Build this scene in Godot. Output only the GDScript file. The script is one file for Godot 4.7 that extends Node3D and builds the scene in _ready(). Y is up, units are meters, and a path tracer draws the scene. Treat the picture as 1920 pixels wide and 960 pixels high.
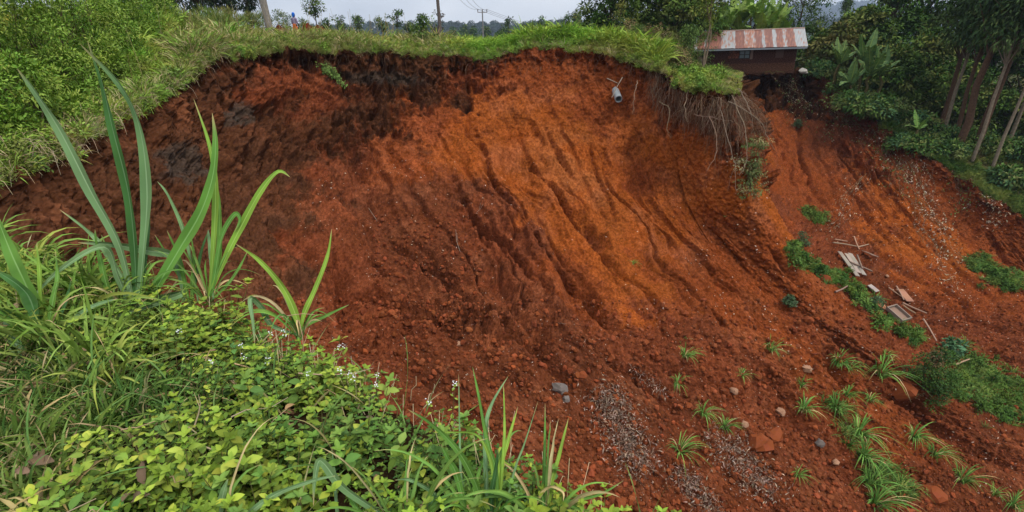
extends Node3D
# A landslide scarp in red laterite soil, seen from the grassy bank at its edge.

const EYE := Vector3(0, 1.7, 0)
var TH := atan(410.0 / 960.0)
var rng := RandomNumberGenerator.new()
var M := {}
var used := {}

# ------------------------------------------------------------------ helpers
func P(px: float, py: float, d: float) -> Vector3:
	var c := cos(TH)
	var s := sin(TH)
	var yc := (480.0 - py) / 960.0 * d
	return EYE + Vector3((px - 960.0) / 960.0 * d, yc * c - d * s, -(d * c + yc * s))

func pix(p: Vector3) -> Vector3:
	var q := p - EYE
	var c := cos(TH)
	var s := sin(TH)
	var d := -q.z * c - q.y * s
	var yc := q.y * c - q.z * s
	if d < 0.05:
		return Vector3(-9999, -9999, d)
	return Vector3(960.0 + q.x / d * 960.0, 480.0 - yc / d * 960.0, d)

func rnd(a: float, b: float) -> float:
	return rng.randf_range(a, b)

func rv() -> Vector3:
	var v := Vector3(rnd(-1, 1), rnd(-1, 1), rnd(-1, 1))
	while v.length() > 1.0 or v.length() < 0.05:
		v = Vector3(rnd(-1, 1), rnd(-1, 1), rnd(-1, 1))
	return v

func numbered(called: String) -> String:
	if not used.has(called):
		used[called] = 0
		return called
	used[called] += 1
	return "%s_%03d" % [called, used[called]]

func tag(o: Node, label: String, category: String = "", group: String = "", kind: String = "") -> Node:
	o.set_meta("label", label)
	if category != "":
		o.set_meta("category", category)
	if group != "":
		o.set_meta("group", group)
	if kind != "":
		o.set_meta("kind", kind)
	return o

func thing(called: String, label: String, category: String, at: Vector3, group: String = "") -> Node3D:
	var o := Node3D.new()
	o.name = numbered(called)
	add_child(o)
	o.position = at
	tag(o, label, category, group)
	return o

func part(called: String, mesh: Mesh, parent: Node3D) -> MeshInstance3D:
	var o := MeshInstance3D.new()
	o.name = called
	o.mesh = mesh
	parent.add_child(o, true)
	return o

func solo(called: String, mesh: Mesh, label: String, category: String, at: Vector3, group: String = "", kind: String = "") -> MeshInstance3D:
	var o := MeshInstance3D.new()
	o.name = numbered(called)
	o.mesh = mesh
	add_child(o)
	o.position = at
	tag(o, label, category, group, kind)
	return o

func many(called: String, mesh: Mesh, xf: Array, cols: Array, label: String, category: String) -> void:
	if xf.is_empty():
		return
	var mm := MultiMesh.new()
	mm.transform_format = MultiMesh.TRANSFORM_3D
	mm.use_colors = true
	mm.mesh = mesh
	mm.instance_count = xf.size()
	for k in xf.size():
		mm.set_instance_transform(k, xf[k])
		mm.set_instance_color(k, cols[k])
	var o := MultiMeshInstance3D.new()
	o.name = numbered(called)
	o.multimesh = mm
	add_child(o)
	tag(o, label, category, "", "stuff")

func basis_up(up: Vector3, turn: float, sc: Vector3) -> Basis:
	var y := up.normalized()
	var x := Vector3(cos(turn), 0, sin(turn))
	x = (x - y * x.dot(y)).normalized()
	var z := x.cross(y)
	return Basis(x * sc.x, y * sc.y, z * sc.z)

func srgb(r: float, g: float, b: float) -> Color:
	return Color(r / 255.0, g / 255.0, b / 255.0).srgb_to_linear()

func jit(c: Color, a: float) -> Color:
	var k := rnd(1.0 - a, 1.0 + a)
	return Color(c.r * k * rnd(1 - a * 0.5, 1 + a * 0.5), c.g * k, c.b * k * rnd(1 - a * 0.5, 1 + a * 0.5))

class MB:
	var v := PackedVector3Array()
	var n := PackedVector3Array()
	var c := PackedColorArray()
	var i := PackedInt32Array()

	func tri(a: Vector3, b: Vector3, d: Vector3, col: Color) -> void:
		var nn := (d - a).cross(b - a).normalized()
		var k := v.size()
		v.append(a); v.append(b); v.append(d)
		n.append(nn); n.append(nn); n.append(nn)
		c.append(col); c.append(col); c.append(col)
		i.append(k); i.append(k + 1); i.append(k + 2)

	func quad(a: Vector3, b: Vector3, d: Vector3, e: Vector3, col: Color) -> void:
		tri(a, b, d, col)
		tri(a, d, e, col)

	func box(t: Transform3D, size: Vector3, col: Color) -> void:
		var h := size * 0.5
		var p := []
		for q in 8:
			p.append(t * Vector3(h.x * (1 if q & 1 else -1), h.y * (1 if q & 2 else -1), h.z * (1 if q & 4 else -1)))
		for f in [[0, 2, 3, 1], [4, 5, 7, 6], [0, 1, 5, 4], [2, 6, 7, 3], [0, 4, 6, 2], [1, 3, 7, 5]]:
			quad(p[f[0]], p[f[1]], p[f[2]], p[f[3]], col)

	func tube(pts: Array, r0: float, r1: float, sides: int, col: Color, power: float = 1.0) -> void:
		var base := v.size()
		var m := pts.size()
		var side := Vector3.ZERO
		for k in m:
			var t: Vector3 = (pts[mini(k + 1, m - 1)] - pts[maxi(k - 1, 0)]).normalized()
			if side == Vector3.ZERO:
				side = t.cross(Vector3(0.31, 0.2, 0.93)).normalized()
				if side.length() < 0.5:
					side = t.cross(Vector3.UP).normalized()
			side = (side - t * side.dot(t)).normalized()
			var up := t.cross(side)
			var r := lerpf(r0, r1, pow(float(k) / (m - 1), power))
			for s in sides:
				var a := TAU * s / sides
				var nn := side * cos(a) + up * sin(a)
				v.append(pts[k] + nn * r)
				n.append(nn)
				c.append(col)
		for k in m - 1:
			for s in sides:
				var a := base + k * sides + s
				var b := base + k * sides + (s + 1) % sides
				i.append(a); i.append(a + sides); i.append(b)
				i.append(b); i.append(a + sides); i.append(b + sides)
		# cap at the end
		var tip := v.size()
		v.append(pts[m - 1]); n.append((pts[m - 1] - pts[m - 2]).normalized()); c.append(col)
		for s in sides:
			i.append(base + (m - 1) * sides + s); i.append(tip); i.append(base + (m - 1) * sides + (s + 1) % sides)

	# a simple folded leaf, two triangles
	func leaf2(b: Vector3, dir: Vector3, nrm: Vector3, l: float, w: float, fold: float, col: Color) -> void:
		var side := dir.cross(nrm).normalized()
		var t := b + dir * l
		var m := b + dir * (l * 0.45) + nrm * (fold * w)
		var k := v.size()
		v.append(b); v.append(m + side * w * 0.5); v.append(t); v.append(m - side * w * 0.5)
		var n1 := (nrm - side * fold).normalized()
		var n2 := (nrm + side * fold).normalized()
		n.append(nrm); n.append(n1); n.append(nrm); n.append(n2)
		for q in 4:
			c.append(col)
		i.append(k); i.append(k + 2); i.append(k + 1)
		i.append(k); i.append(k + 3); i.append(k + 2)

	# an ovate leaf with a midrib fold and a drooping tip
	func leaf6(b: Vector3, dir: Vector3, nrm: Vector3, l: float, w: float, fold: float, curl: float, col: Color) -> void:
		var side := dir.cross(nrm).normalized()
		var rows := [[0.0, 0.12], [0.22, 0.8], [0.5, 1.0], [0.78, 0.6], [1.0, 0.02]]
		var k := v.size()
		for q in rows:
			var f: float = q[0]
			var ww: float = w * 0.5 * q[1]
			var ctr := b + dir * (l * f) - nrm * (curl * l * f * f)
			v.append(ctr + side * ww + nrm * (fold * ww))
			v.append(ctr)
			v.append(ctr - side * ww + nrm * (fold * ww))
			var nd := (nrm + dir * (2.0 * curl * f)).normalized()
			n.append((nd - side * fold).normalized()); n.append(nd); n.append((nd + side * fold).normalized())
			c.append(col); c.append(Color(col.r * 1.15, col.g * 1.1, col.b * 1.15)); c.append(col)
		for q in 4:
			var a := k + q * 3
			for s in 2:
				i.append(a + s); i.append(a + s + 1); i.append(a + s + 3)
				i.append(a + s + 1); i.append(a + s + 4); i.append(a + s + 3)

	# a grass blade along points, widest at 'peak', folded at the midrib
	func blade(pts: Array, w: float, face: Vector3, fold: float, col: Color, rib: Color, tipc: Color, peak: float = 0.35) -> void:
		var k := v.size()
		var m := pts.size()
		for q in m:
			var f := float(q) / (m - 1)
			var t: Vector3 = (pts[mini(q + 1, m - 1)] - pts[maxi(q - 1, 0)]).normalized()
			var nrm := (face - t * face.dot(t)).normalized()
			var side := t.cross(nrm).normalized()
			var ww := w * 0.5 * (lerpf(0.45, 1.0, smoothstep(0.0, peak, f)) if f < peak else pow(maxf(0.0, 1.0 - pow((f - peak) / (1.0 - peak), 1.7)), 0.8))
			ww = maxf(ww, w * 0.01)
			v.append(pts[q] + side * ww + nrm * ww * fold)
			v.append(pts[q])
			v.append(pts[q] - side * ww + nrm * ww * fold)
			n.append((nrm - side * fold).normalized()); n.append(nrm); n.append((nrm + side * fold).normalized())
			var cc := col.lerp(tipc, smoothstep(0.8, 1.0, f))
			c.append(cc); c.append(rib.lerp(tipc, smoothstep(0.8, 1.0, f))); c.append(cc)
		for q in m - 1:
			var a := k + q * 3
			for s in 2:
				i.append(a + s); i.append(a + s + 1); i.append(a + s + 3)
				i.append(a + s + 1); i.append(a + s + 4); i.append(a + s + 3)

	# a broad leaf blade with a narrow pale midrib, streaks and a wavy edge
	func blade5(pts: Array, w: float, face: Vector3, fold: float, col: Color, rib: Color, tipc: Color, r: RandomNumberGenerator, twist: float) -> void:
		var k := v.size()
		var m := pts.size()
		var ph := r.randf() * 9.0
		for q in m:
			var f := float(q) / (m - 1)
			var t: Vector3 = (pts[mini(q + 1, m - 1)] - pts[maxi(q - 1, 0)]).normalized()
			var fc := face.rotated(t, twist * (f - 0.3) + 0.18 * sin(f * 14.0 + ph))
			var nrm := (fc - t * fc.dot(t)).normalized()
			var side := t.cross(nrm).normalized()
			var ww := w * 0.5 * (lerpf(0.4, 1.0, smoothstep(0.0, 0.35, f)) if f < 0.35 else pow(maxf(0.0, 1.0 - pow((f - 0.35) / 0.65, 1.6)), 0.85))
			ww = maxf(ww * (1.0 + 0.05 * sin(f * 31.0 + ph)), w * 0.012)
			var tp := smoothstep(0.86, 1.0, f)
			var st := 1.0 + 0.12 * sin(f * 23.0 + ph) + r.randf_range(-0.07, 0.07)
			var off := [1.0, 0.16, 0.0, -0.16, -1.0]
			for e in 5:
				var o: float = off[e]
				v.append(pts[q] + side * ww * o + nrm * ww * fold * absf(o))
				n.append((nrm - side * fold * signf(o)).normalized() if e != 2 else nrm)
				var base := rib if e == 2 else Color(col.r * st * (1.0 + 0.06 * o), col.g * st, col.b * st)
				c.append(base.lerp(tipc, tp if e != 0 and e != 4 else minf(1.0, tp * 1.5 + 0.05)))
		for q in m - 1:
			var a := k + q * 5
			for s in 4:
				i.append(a + s); i.append(a + s + 1); i.append(a + s + 5)
				i.append(a + s + 1); i.append(a + s + 6); i.append(a + s + 5)

	func mesh(mat: Material) -> ArrayMesh:
		var arr := []
		arr.resize(Mesh.ARRAY_MAX)
		arr[Mesh.ARRAY_VERTEX] = v
		arr[Mesh.ARRAY_NORMAL] = n
		arr[Mesh.ARRAY_COLOR] = c
		arr[Mesh.ARRAY_INDEX] = i
		var me := ArrayMesh.new()
		me.add_surface_from_arrays(Mesh.PRIMITIVE_TRIANGLES, arr)
		me.surface_set_material(0, mat)
		return me

func noise(sd: int, freq: float, oct: int = 3, kind: int = FastNoiseLite.TYPE_SIMPLEX_SMOOTH) -> FastNoiseLite:
	var f := FastNoiseLite.new()
	f.seed = sd
	f.noise_type = kind
	f.frequency = freq
	f.fractal_type = FastNoiseLite.FRACTAL_FBM if oct > 1 else FastNoiseLite.FRACTAL_NONE
	f.fractal_octaves = oct
	return f

func spline(ctrl: Array, m: int) -> Array:
	var out := []
	var k := ctrl.size()
	for q in m + 1:
		var t := float(q) / m * (k - 1)
		var a := mini(int(t), k - 2)
		var f := t - a
		out.append(ctrl[a].cubic_interpolate(ctrl[a + 1], ctrl[maxi(a - 1, 0)], ctrl[mini(a + 2, k - 1)], f))
	return out

# ------------------------------------------------------------------ view, sky, light
func setup_view() -> void:
	var cam := Camera3D.new()
	cam.name = "camera"
	add_child(cam)
	cam.position = EYE
	cam.rotation = Vector3(-TH, 0, 0)
	cam.fov = 2.0 * rad_to_deg(atan(0.5))
	cam.near = 0.05
	cam.far = 8000.0
	cam.current = true
	var env := Environment.new()
	env.background_mode = Environment.BG_SKY
	env.tonemap_mode = Environment.TONE_MAPPER_LINEAR
	env.tonemap_exposure = 1.4
	env.sdfgi_enabled = true
	env.ssao_enabled = true
	env.ssil_enabled = true
	env.fog_enabled = true
	env.fog_density = 0.00022
	env.fog_light_color = Color(0.72, 0.79, 0.9)
	# overcast sky: brighter towards the zenith, with soft cloud undersides
	var w := 768
	var h := 384
	var im := Image.create(w, h, false, Image.FORMAT_RGBF)
	var n1 := noise(11, 0.9, 5)
	var n2 := noise(12, 2.6, 4)
	for y in h:
		var el := (0.5 - (y + 0.5) / h) * PI
		for x in w:
			var az := (x + 0.5) / w * TAU
			var d := Vector3(cos(el) * sin(az), sin(el), cos(el) * cos(az))
			var s := maxf(d.y, 0.0)
			var b := 0.5 * (1.0 + 2.2 * s) / 1.0
			var q := Vector3(d.x, d.y * 2.6, d.z)
			var cl := n1.get_noise_3dv(q * 1.6 + Vector3(0.4, 0, 0)) * 0.75 + n2.get_noise_3dv(q * 1.3) * 0.35
			b *= 1.0 + 0.6 * cl
			var col := Color(0.83, 0.9, 1.0).lerp(Color(0.97, 0.985, 1.0), clampf(0.5 + cl * 1.3 + s * 0.4, 0, 1))
			if d.y < 0.0:
				col = Color(0.45, 0.45, 0.4)
				b = 0.3
			im.set_pixel(x, y, Color(col.r * b, col.g * b, col.b * b))
	var sky := Sky.new()
	var sm := PanoramaSkyMaterial.new()
	sm.panorama = ImageTexture.create_from_image(im)
	sky.sky_material = sm
	env.sky = sky
	env.background_energy_multiplier = 1.0
	var we := WorldEnvironment.new()
	we.name = "environment"
	we.environment = env
	add_child(we)
	var sun := DirectionalLight3D.new()
	sun.name = "sun"
	sun.light_energy = 0.55
	sun.light_color = Color(1.0, 0.97, 0.92)
	sun.light_angular_distance = 11.0
	sun.shadow_enabled = true
	add_child(sun)
	sun.look_at_from_position(Vector3(4.5, 9, 4.5), Vector3.ZERO, Vector3.UP)

func noise_tex(sd: int, freq: float, oct: int, lo: Color, hi: Color, normal: bool = false, strength: float = 4.0, size: int = 512) -> ImageTexture:
	var f := noise(sd, freq, oct)
	var im := f.get_seamless_image(size, size)
	im.convert(Image.FORMAT_RGBA8)
	if normal:
		im.bump_map_to_normal_map(strength)
	else:
		for y in size:
			for x in size:
				im.set_pixel(x, y, lo.lerp(hi, im.get_pixel(x, y).r))
	im.generate_mipmaps()
	return ImageTexture.create_from_image(im)

func vmat(key: String, rough: float, back: Color = Color(0, 0, 0), spec: float = 0.3) -> StandardMaterial3D:
	var m := StandardMaterial3D.new()
	m.vertex_color_use_as_albedo = true
	m.albedo_color = Color(1, 1, 1)
	m.roughness = rough
	m.metallic_specular = spec
	m.cull_mode = BaseMaterial3D.CULL_DISABLED
	if back != Color(0, 0, 0):
		m.backlight_enabled = true
		m.backlight = back
	M[key] = m
	return m

func setup_materials() -> void:
	var soil := vmat("soil", 1.0, Color(0, 0, 0), 0.0)
	soil.normal_enabled = true
	soil.normal_texture = noise_tex(32, 0.035, 5, Color.BLACK, Color.WHITE, true, 9.0)
	soil.normal_scale = 1.0
	soil.uv1_triplanar = true
	soil.uv1_world_triplanar = true
	soil.uv1_scale = Vector3(0.37, 0.37, 0.37)
	soil.albedo_texture = noise_tex(31, 0.045, 5, Color(0.5, 0.47, 0.44), Color(1, 1, 1))
	vmat("leaf", 0.55, Color(0.42, 0.5, 0.2), 0.2)
	vmat("grass", 0.8, Color(0.4, 0.45, 0.2), 0.06)
	vmat("blade", 0.6, Color(0.34, 0.42, 0.16), 0.14)
	vmat("farleaf", 0.85, Color(0.3, 0.34, 0.16), 0.04)
	vmat("dry", 0.95, Color(0, 0, 0), 0.03)
	var bark := vmat("bark", 0.92, Color(0, 0, 0), 0.05)
	bark.albedo_texture = noise_tex(35, 0.03, 4, Color(0.6, 0.6, 0.6), Color(1, 1, 1))
	bark.uv1_triplanar = true
	bark.uv1_world_triplanar = true
	bark.uv1_scale = Vector3(1.4, 0.3, 1.4)
	vmat("stone", 0.95, Color(0, 0, 0), 0.03)
	vmat("wood", 0.85, Color(0, 0, 0), 0.2)
	vmat("metal", 0.55, Color(0, 0, 0), 0.5)
	vmat("wall", 0.95, Color(0, 0, 0), 0.03)
	M["wall"].albedo_texture = noise_tex(37, 0.025, 5, Color(0.5, 0.47, 0.44), Color(1, 1, 1))
	M["wall"].uv1_triplanar = true
	M["wall"].uv1_scale = Vector3(0.7, 0.7, 0.7)
	vmat("cloth", 0.9, Color(0, 0, 0), 0.1)
	vmat("plastic", 0.4, Color(0, 0, 0), 0.5)
	var g := StandardMaterial3D.new()
	g.albedo_color = Color(0.32, 0.36, 0.38)
	g.roughness = 0.12
	g.metallic_specular = 0.6
	M["pane"] = g

# ------------------------------------------------------------------ the landslide scarp
var COLS := [
	[-300, 480, 5.5, -280, 560, 5.6, -200, 700, 5.6, -100, 800, 5.6, 0, 900, 5.8, 150, 980, 6.1, 400, 1050, 6.6, 700, 1100, 7.2, "DBBBTTTT"],
	[0, 335, 7.5, 20, 370, 7.6, 60, 440, 7.5, 120, 520, 7.4, 200, 620, 7.4, 330, 740, 7.5, 560, 860, 7.8, 860, 1020, 8, "DBBBTTTT"],
	[150, 270, 9.2, 165, 320, 9.3, 200, 400, 9.1, 260, 490, 9.1, 350, 590, 9, 480, 690, 9, 680, 800, 9, 960, 1000, 8.5, "DBBBTTTT"],
	[290, 190, 12, 300, 240, 12, 330, 330, 11.7, 380, 430, 11.4, 460, 530, 11, 570, 630, 10.6, 740, 760, 10, 1050, 990, 9, "DBBBBTTT"],
	[390, 118, 15, 400, 180, 15.1, 420, 270, 14.7, 460, 370, 14.2, 540, 490, 13.4, 640, 600, 12.6, 800, 720, 11.4, 1130, 990, 9.5, "DBBBBRTT"],
	[490, 98, 17.8, 498, 160, 17.9, 515, 250, 17.3, 550, 340, 16.7, 620, 460, 15.5, 710, 580, 14.2, 860, 700, 12.2, 1210, 990, 10, "DRBBRRTT"],
	[600, 95, 19.6, 604, 160, 19.7, 618, 240, 19.1, 650, 320, 18.5, 720, 430, 17.2, 800, 550, 15.4, 930, 680, 12.9, 1290, 990, 10.5, "DRBRTTTT"],
	[710, 100, 20.7, 712, 160, 20.8, 725, 230, 20.2, 755, 300, 19.6, 830, 410, 18.2, 900, 540, 16.2, 1000, 670, 13.6, 1380, 990, 11, "DBBMTTTR"],
	[810, 105, 21.4, 812, 160, 21.5, 825, 220, 20.9, 860, 290, 20.2, 930, 400, 18.7, 990, 530, 16.7, 1080, 670, 14, 1470, 990, 11.6, "DBMORRTT"],
	[900, 105, 21.8, 905, 150, 21.9, 920, 215, 21.2, 955, 290, 20.4, 1020, 400, 18.9, 1080, 520, 17, 1180, 670, 14.4, 1560, 990, 12.2, "DROOOMRT"],
	[1000, 93, 22, 1003, 140, 22.1, 1015, 215, 21.4, 1045, 300, 20.5, 1100, 410, 19, 1170, 530, 17.2, 1280, 670, 15, 1650, 990, 13, "RMOLOORT"],
	[1100, 100, 21.6, 1105, 150, 21.7, 1115, 230, 21.2, 1140, 320, 20.4, 1190, 420, 19.1, 1260, 530, 17.6, 1380, 670, 15.6, 1740, 990, 14, "RMMOOMRT"],
	[1190, 112, 20.4, 1195, 170, 20.8, 1200, 250, 20.7, 1215, 340, 20.1, 1260, 430, 19, 1330, 530, 17.8, 1460, 670, 16, 1830, 990, 15, "DMOMOMMT"],
	[1260, 150, 18.8, 1262, 200, 19.5, 1265, 270, 19.7, 1275, 350, 19.4, 1320, 440, 18.7, 1400, 540, 17.8, 1530, 670, 16.5, 1930, 990, 16, "DTOOMMMT"],
	[1330, 175, 17.5, 1332, 230, 18.2, 1330, 290, 18.4, 1335, 370, 18.3, 1375, 450, 18.1, 1460, 550, 17.7, 1600, 670, 16.9, 2020, 990, 17, "DTOOMMRT"],
	[1384, 172, 17.2, 1393, 230, 17.4, 1400, 300, 17.5, 1420, 380, 17.6, 1460, 460, 17.7, 1530, 560, 17.5, 1660, 670, 17.1, 2100, 990, 18, "DRROMMRT"],
	[1380, 160, 18.3, 1408, 230, 19.2, 1418, 300, 19.4, 1440, 380, 19.6, 1490, 465, 19.6, 1570, 560, 19, 1700, 660, 18.5, 2200, 990, 19.5, "DBROOMRT"],
	[1348, 142, 22.0, 1402, 240, 23.5, 1412, 310, 23.5, 1450, 390, 23, 1510, 470, 22, 1590, 555, 20.8, 1720, 650, 19.8, 2250, 990, 20.5, "DBRRRTRT"],
	[1382, 139, 39.6, 1394, 175, 40.6, 1414, 240, 36, 1470, 350, 30.5, 1540, 455, 26, 1620, 545, 22.8, 1750, 640, 21, 2300, 980, 21.5, "DDOMRTRR"],
	[1450, 136, 39.6, 1450, 172, 40.6, 1466, 250, 36.5, 1530, 360, 31.5, 1600, 460, 27, 1690, 545, 24, 1810, 640, 22.2, 2350, 960, 22.5, "DDMMRTRR"],
	[1510, 133, 39.6, 1515, 175, 39.6, 1540, 260, 36, 1600, 370, 31.8, 1680, 465, 27.8, 1770, 550, 25, 1880, 640, 23.2, 2400, 940, 23.5, "DDTMOMRR"],
	[1570, 160, 37, 1575, 210, 36.6, 1600, 285, 34.2, 1670, 385, 31, 1750, 470, 28, 1840, 550, 25.8, 1950, 640, 24.2, 2450, 920, 24.5, "TTROOMRR"],
	[1650, 235, 34, 1655, 275, 33.7, 1680, 330, 32.2, 1740, 410, 30, 1820, 480, 28, 1910, 560, 26.3, 2020, 640, 25, 2500, 900, 25.5, "TRMOOMRR"],
	[1740, 290, 32, 1745, 335, 31.8, 1765, 390, 30.8, 1820, 450, 29.4, 1890, 510, 28, 1980, 575, 26.7, 2090, 640, 26, 2560, 880, 26.5, "RMMMMMRR"],
	[1830, 350, 30, 1833, 395, 30, 1850, 440, 29.6, 1890, 490, 28.8, 1960, 535, 27.8, 2050, 590, 27, 2160, 650, 26.6, 2620, 870, 27.5, "RMMMMRRR"],
	[1925, 405, 28.5, 1928, 445, 28.5, 1940, 485, 28.3, 1980, 525, 27.8, 2050, 565, 27.2, 2140, 610, 26.8, 2240, 660, 27, 2680, 860, 28.5, "RMMMRRRR"],
	[2100, 480, 26.5, 2105, 515, 26.5, 2120, 550, 26.4, 2160, 585, 26.2, 2230, 615, 26, 2310, 655, 26.2, 2400, 695, 27, 2750, 850, 29, "RMMRRRRR"],
]
const SOILS := {
	"D": [0.072, 0.033, 0.018, 0.9], "B": [0.13, 0.055, 0.029, 1.0], "R": [0.235, 0.069, 0.031, 0.68],
	"O": [0.375, 0.102, 0.025, 0.17], "L": [0.45, 0.14, 0.043, 0.15], "T": [0.178, 0.056, 0.026, 0.3], "M": [0.275, 0.074, 0.025, 0.26]}
const GULLIES := [
	[0.16, 0.3, [887, 242], [906, 291], [917, 332], [932, 370], [965, 425]],
	[0.17, 0.4, [962, 212], [981, 269], [1000, 310], [1034, 344], [1056, 385], [1082, 422], [1112, 456], [1150, 515], [1200, 555], [1260, 625]],
	[0.2, 0.4, [1040, 490], [1055, 515], [1105, 555], [1130, 595], [1170, 625], [1220, 645]],
	[0.2, 0.45, [837, 320], [869, 383], [896, 427], [932, 458], [960, 482], [995, 522], [1027, 561], [1070, 601]],
	[0.15, 0.3, [908, 312], [928, 359], [980, 415], [1015, 466], [1047, 502], [1098, 553]],
	[0.17, 0.4, [730, 442], [766, 474], [805, 506], [845, 541], [865, 585]],
	[0.2, 0.45, [683, 494], [718, 522], [750, 553], [782, 593]],
	[0.2, 0.4, [660, 545], [695, 573], [726, 597], [750, 630]],
	[0.25, 0.5, [620, 498], [647, 533], [663, 597], [690, 636]],
	[0.14, 0.25, [1015, 230], [1050, 300], [1085, 350]],
	[0.12, 0.22, [1100, 260], [1115, 320], [1140, 390], [1150, 430]],
	[0.3, 0.45, [1075, 405], [1100, 430], [1120, 450], [1125, 470]],
	[0.2, 0.4, [1495, 190], [1499, 262], [1503, 311], [1538, 372], [1569, 402]],
	[0.25, 0.4, [1575, 402], [1600, 420], [1634, 455], [1678, 494], [1730, 534], [1830, 600], [1900, 640]],
	[0.3, 0.5, [1672, 487], [1740, 532], [1796, 562], [1852, 607], [1895, 632]],
	[0.25, 0.4, [1650, 530], [1702, 562], [1759, 600], [1815, 637], [1909, 690]],
	[0.25, 0.35, [1560, 330], [1600, 370], [1640, 420], [1700, 480]],
	[0.2, 0.3, [1700, 380], [1740, 440], [1790, 500], [1850, 560]],
	[0.35, 0.45, [1545, 650], [1562, 690], [1590, 735], [1625, 760]],
	[0.35, 0.5, [1640, 735], [1700, 765], [1740, 795], [1800, 835], [1900, 880]],
	[0.3, 0.4, [1440, 470], [1500, 530], [1560, 590], [1620, 640]],
	[0.15, 0.2, [1300, 560], [1360, 620], [1410, 660]],
	[0.2, 0.25, [1180, 640], [1250, 700], [1330, 740], [1400, 790]],
	[0.2, 0.25, [1400, 690], [1460, 750], [1520, 830]],
	[0.25, 0.3, [1080, 640], [1150, 680], [1220, 730], [1300, 800]],
]
var gu := 0
var gv := 0
var GP := PackedVector3Array()
var GN := PackedVector3Array()
var rim := PackedVector3Array()
var rim_u := PackedFloat32Array()
var bucket := {}
const BK := 5.0

func cr(a: float, b: float, c: float, d: float, t: float) -> float:
	return 0.5 * (2.0 * b + (c - a) * t + (2.0 * a - 5.0 * b + 4.0 * c - d) * t * t + (3.0 * b - a - 3.0 * c + d) * t * t * t)

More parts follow.
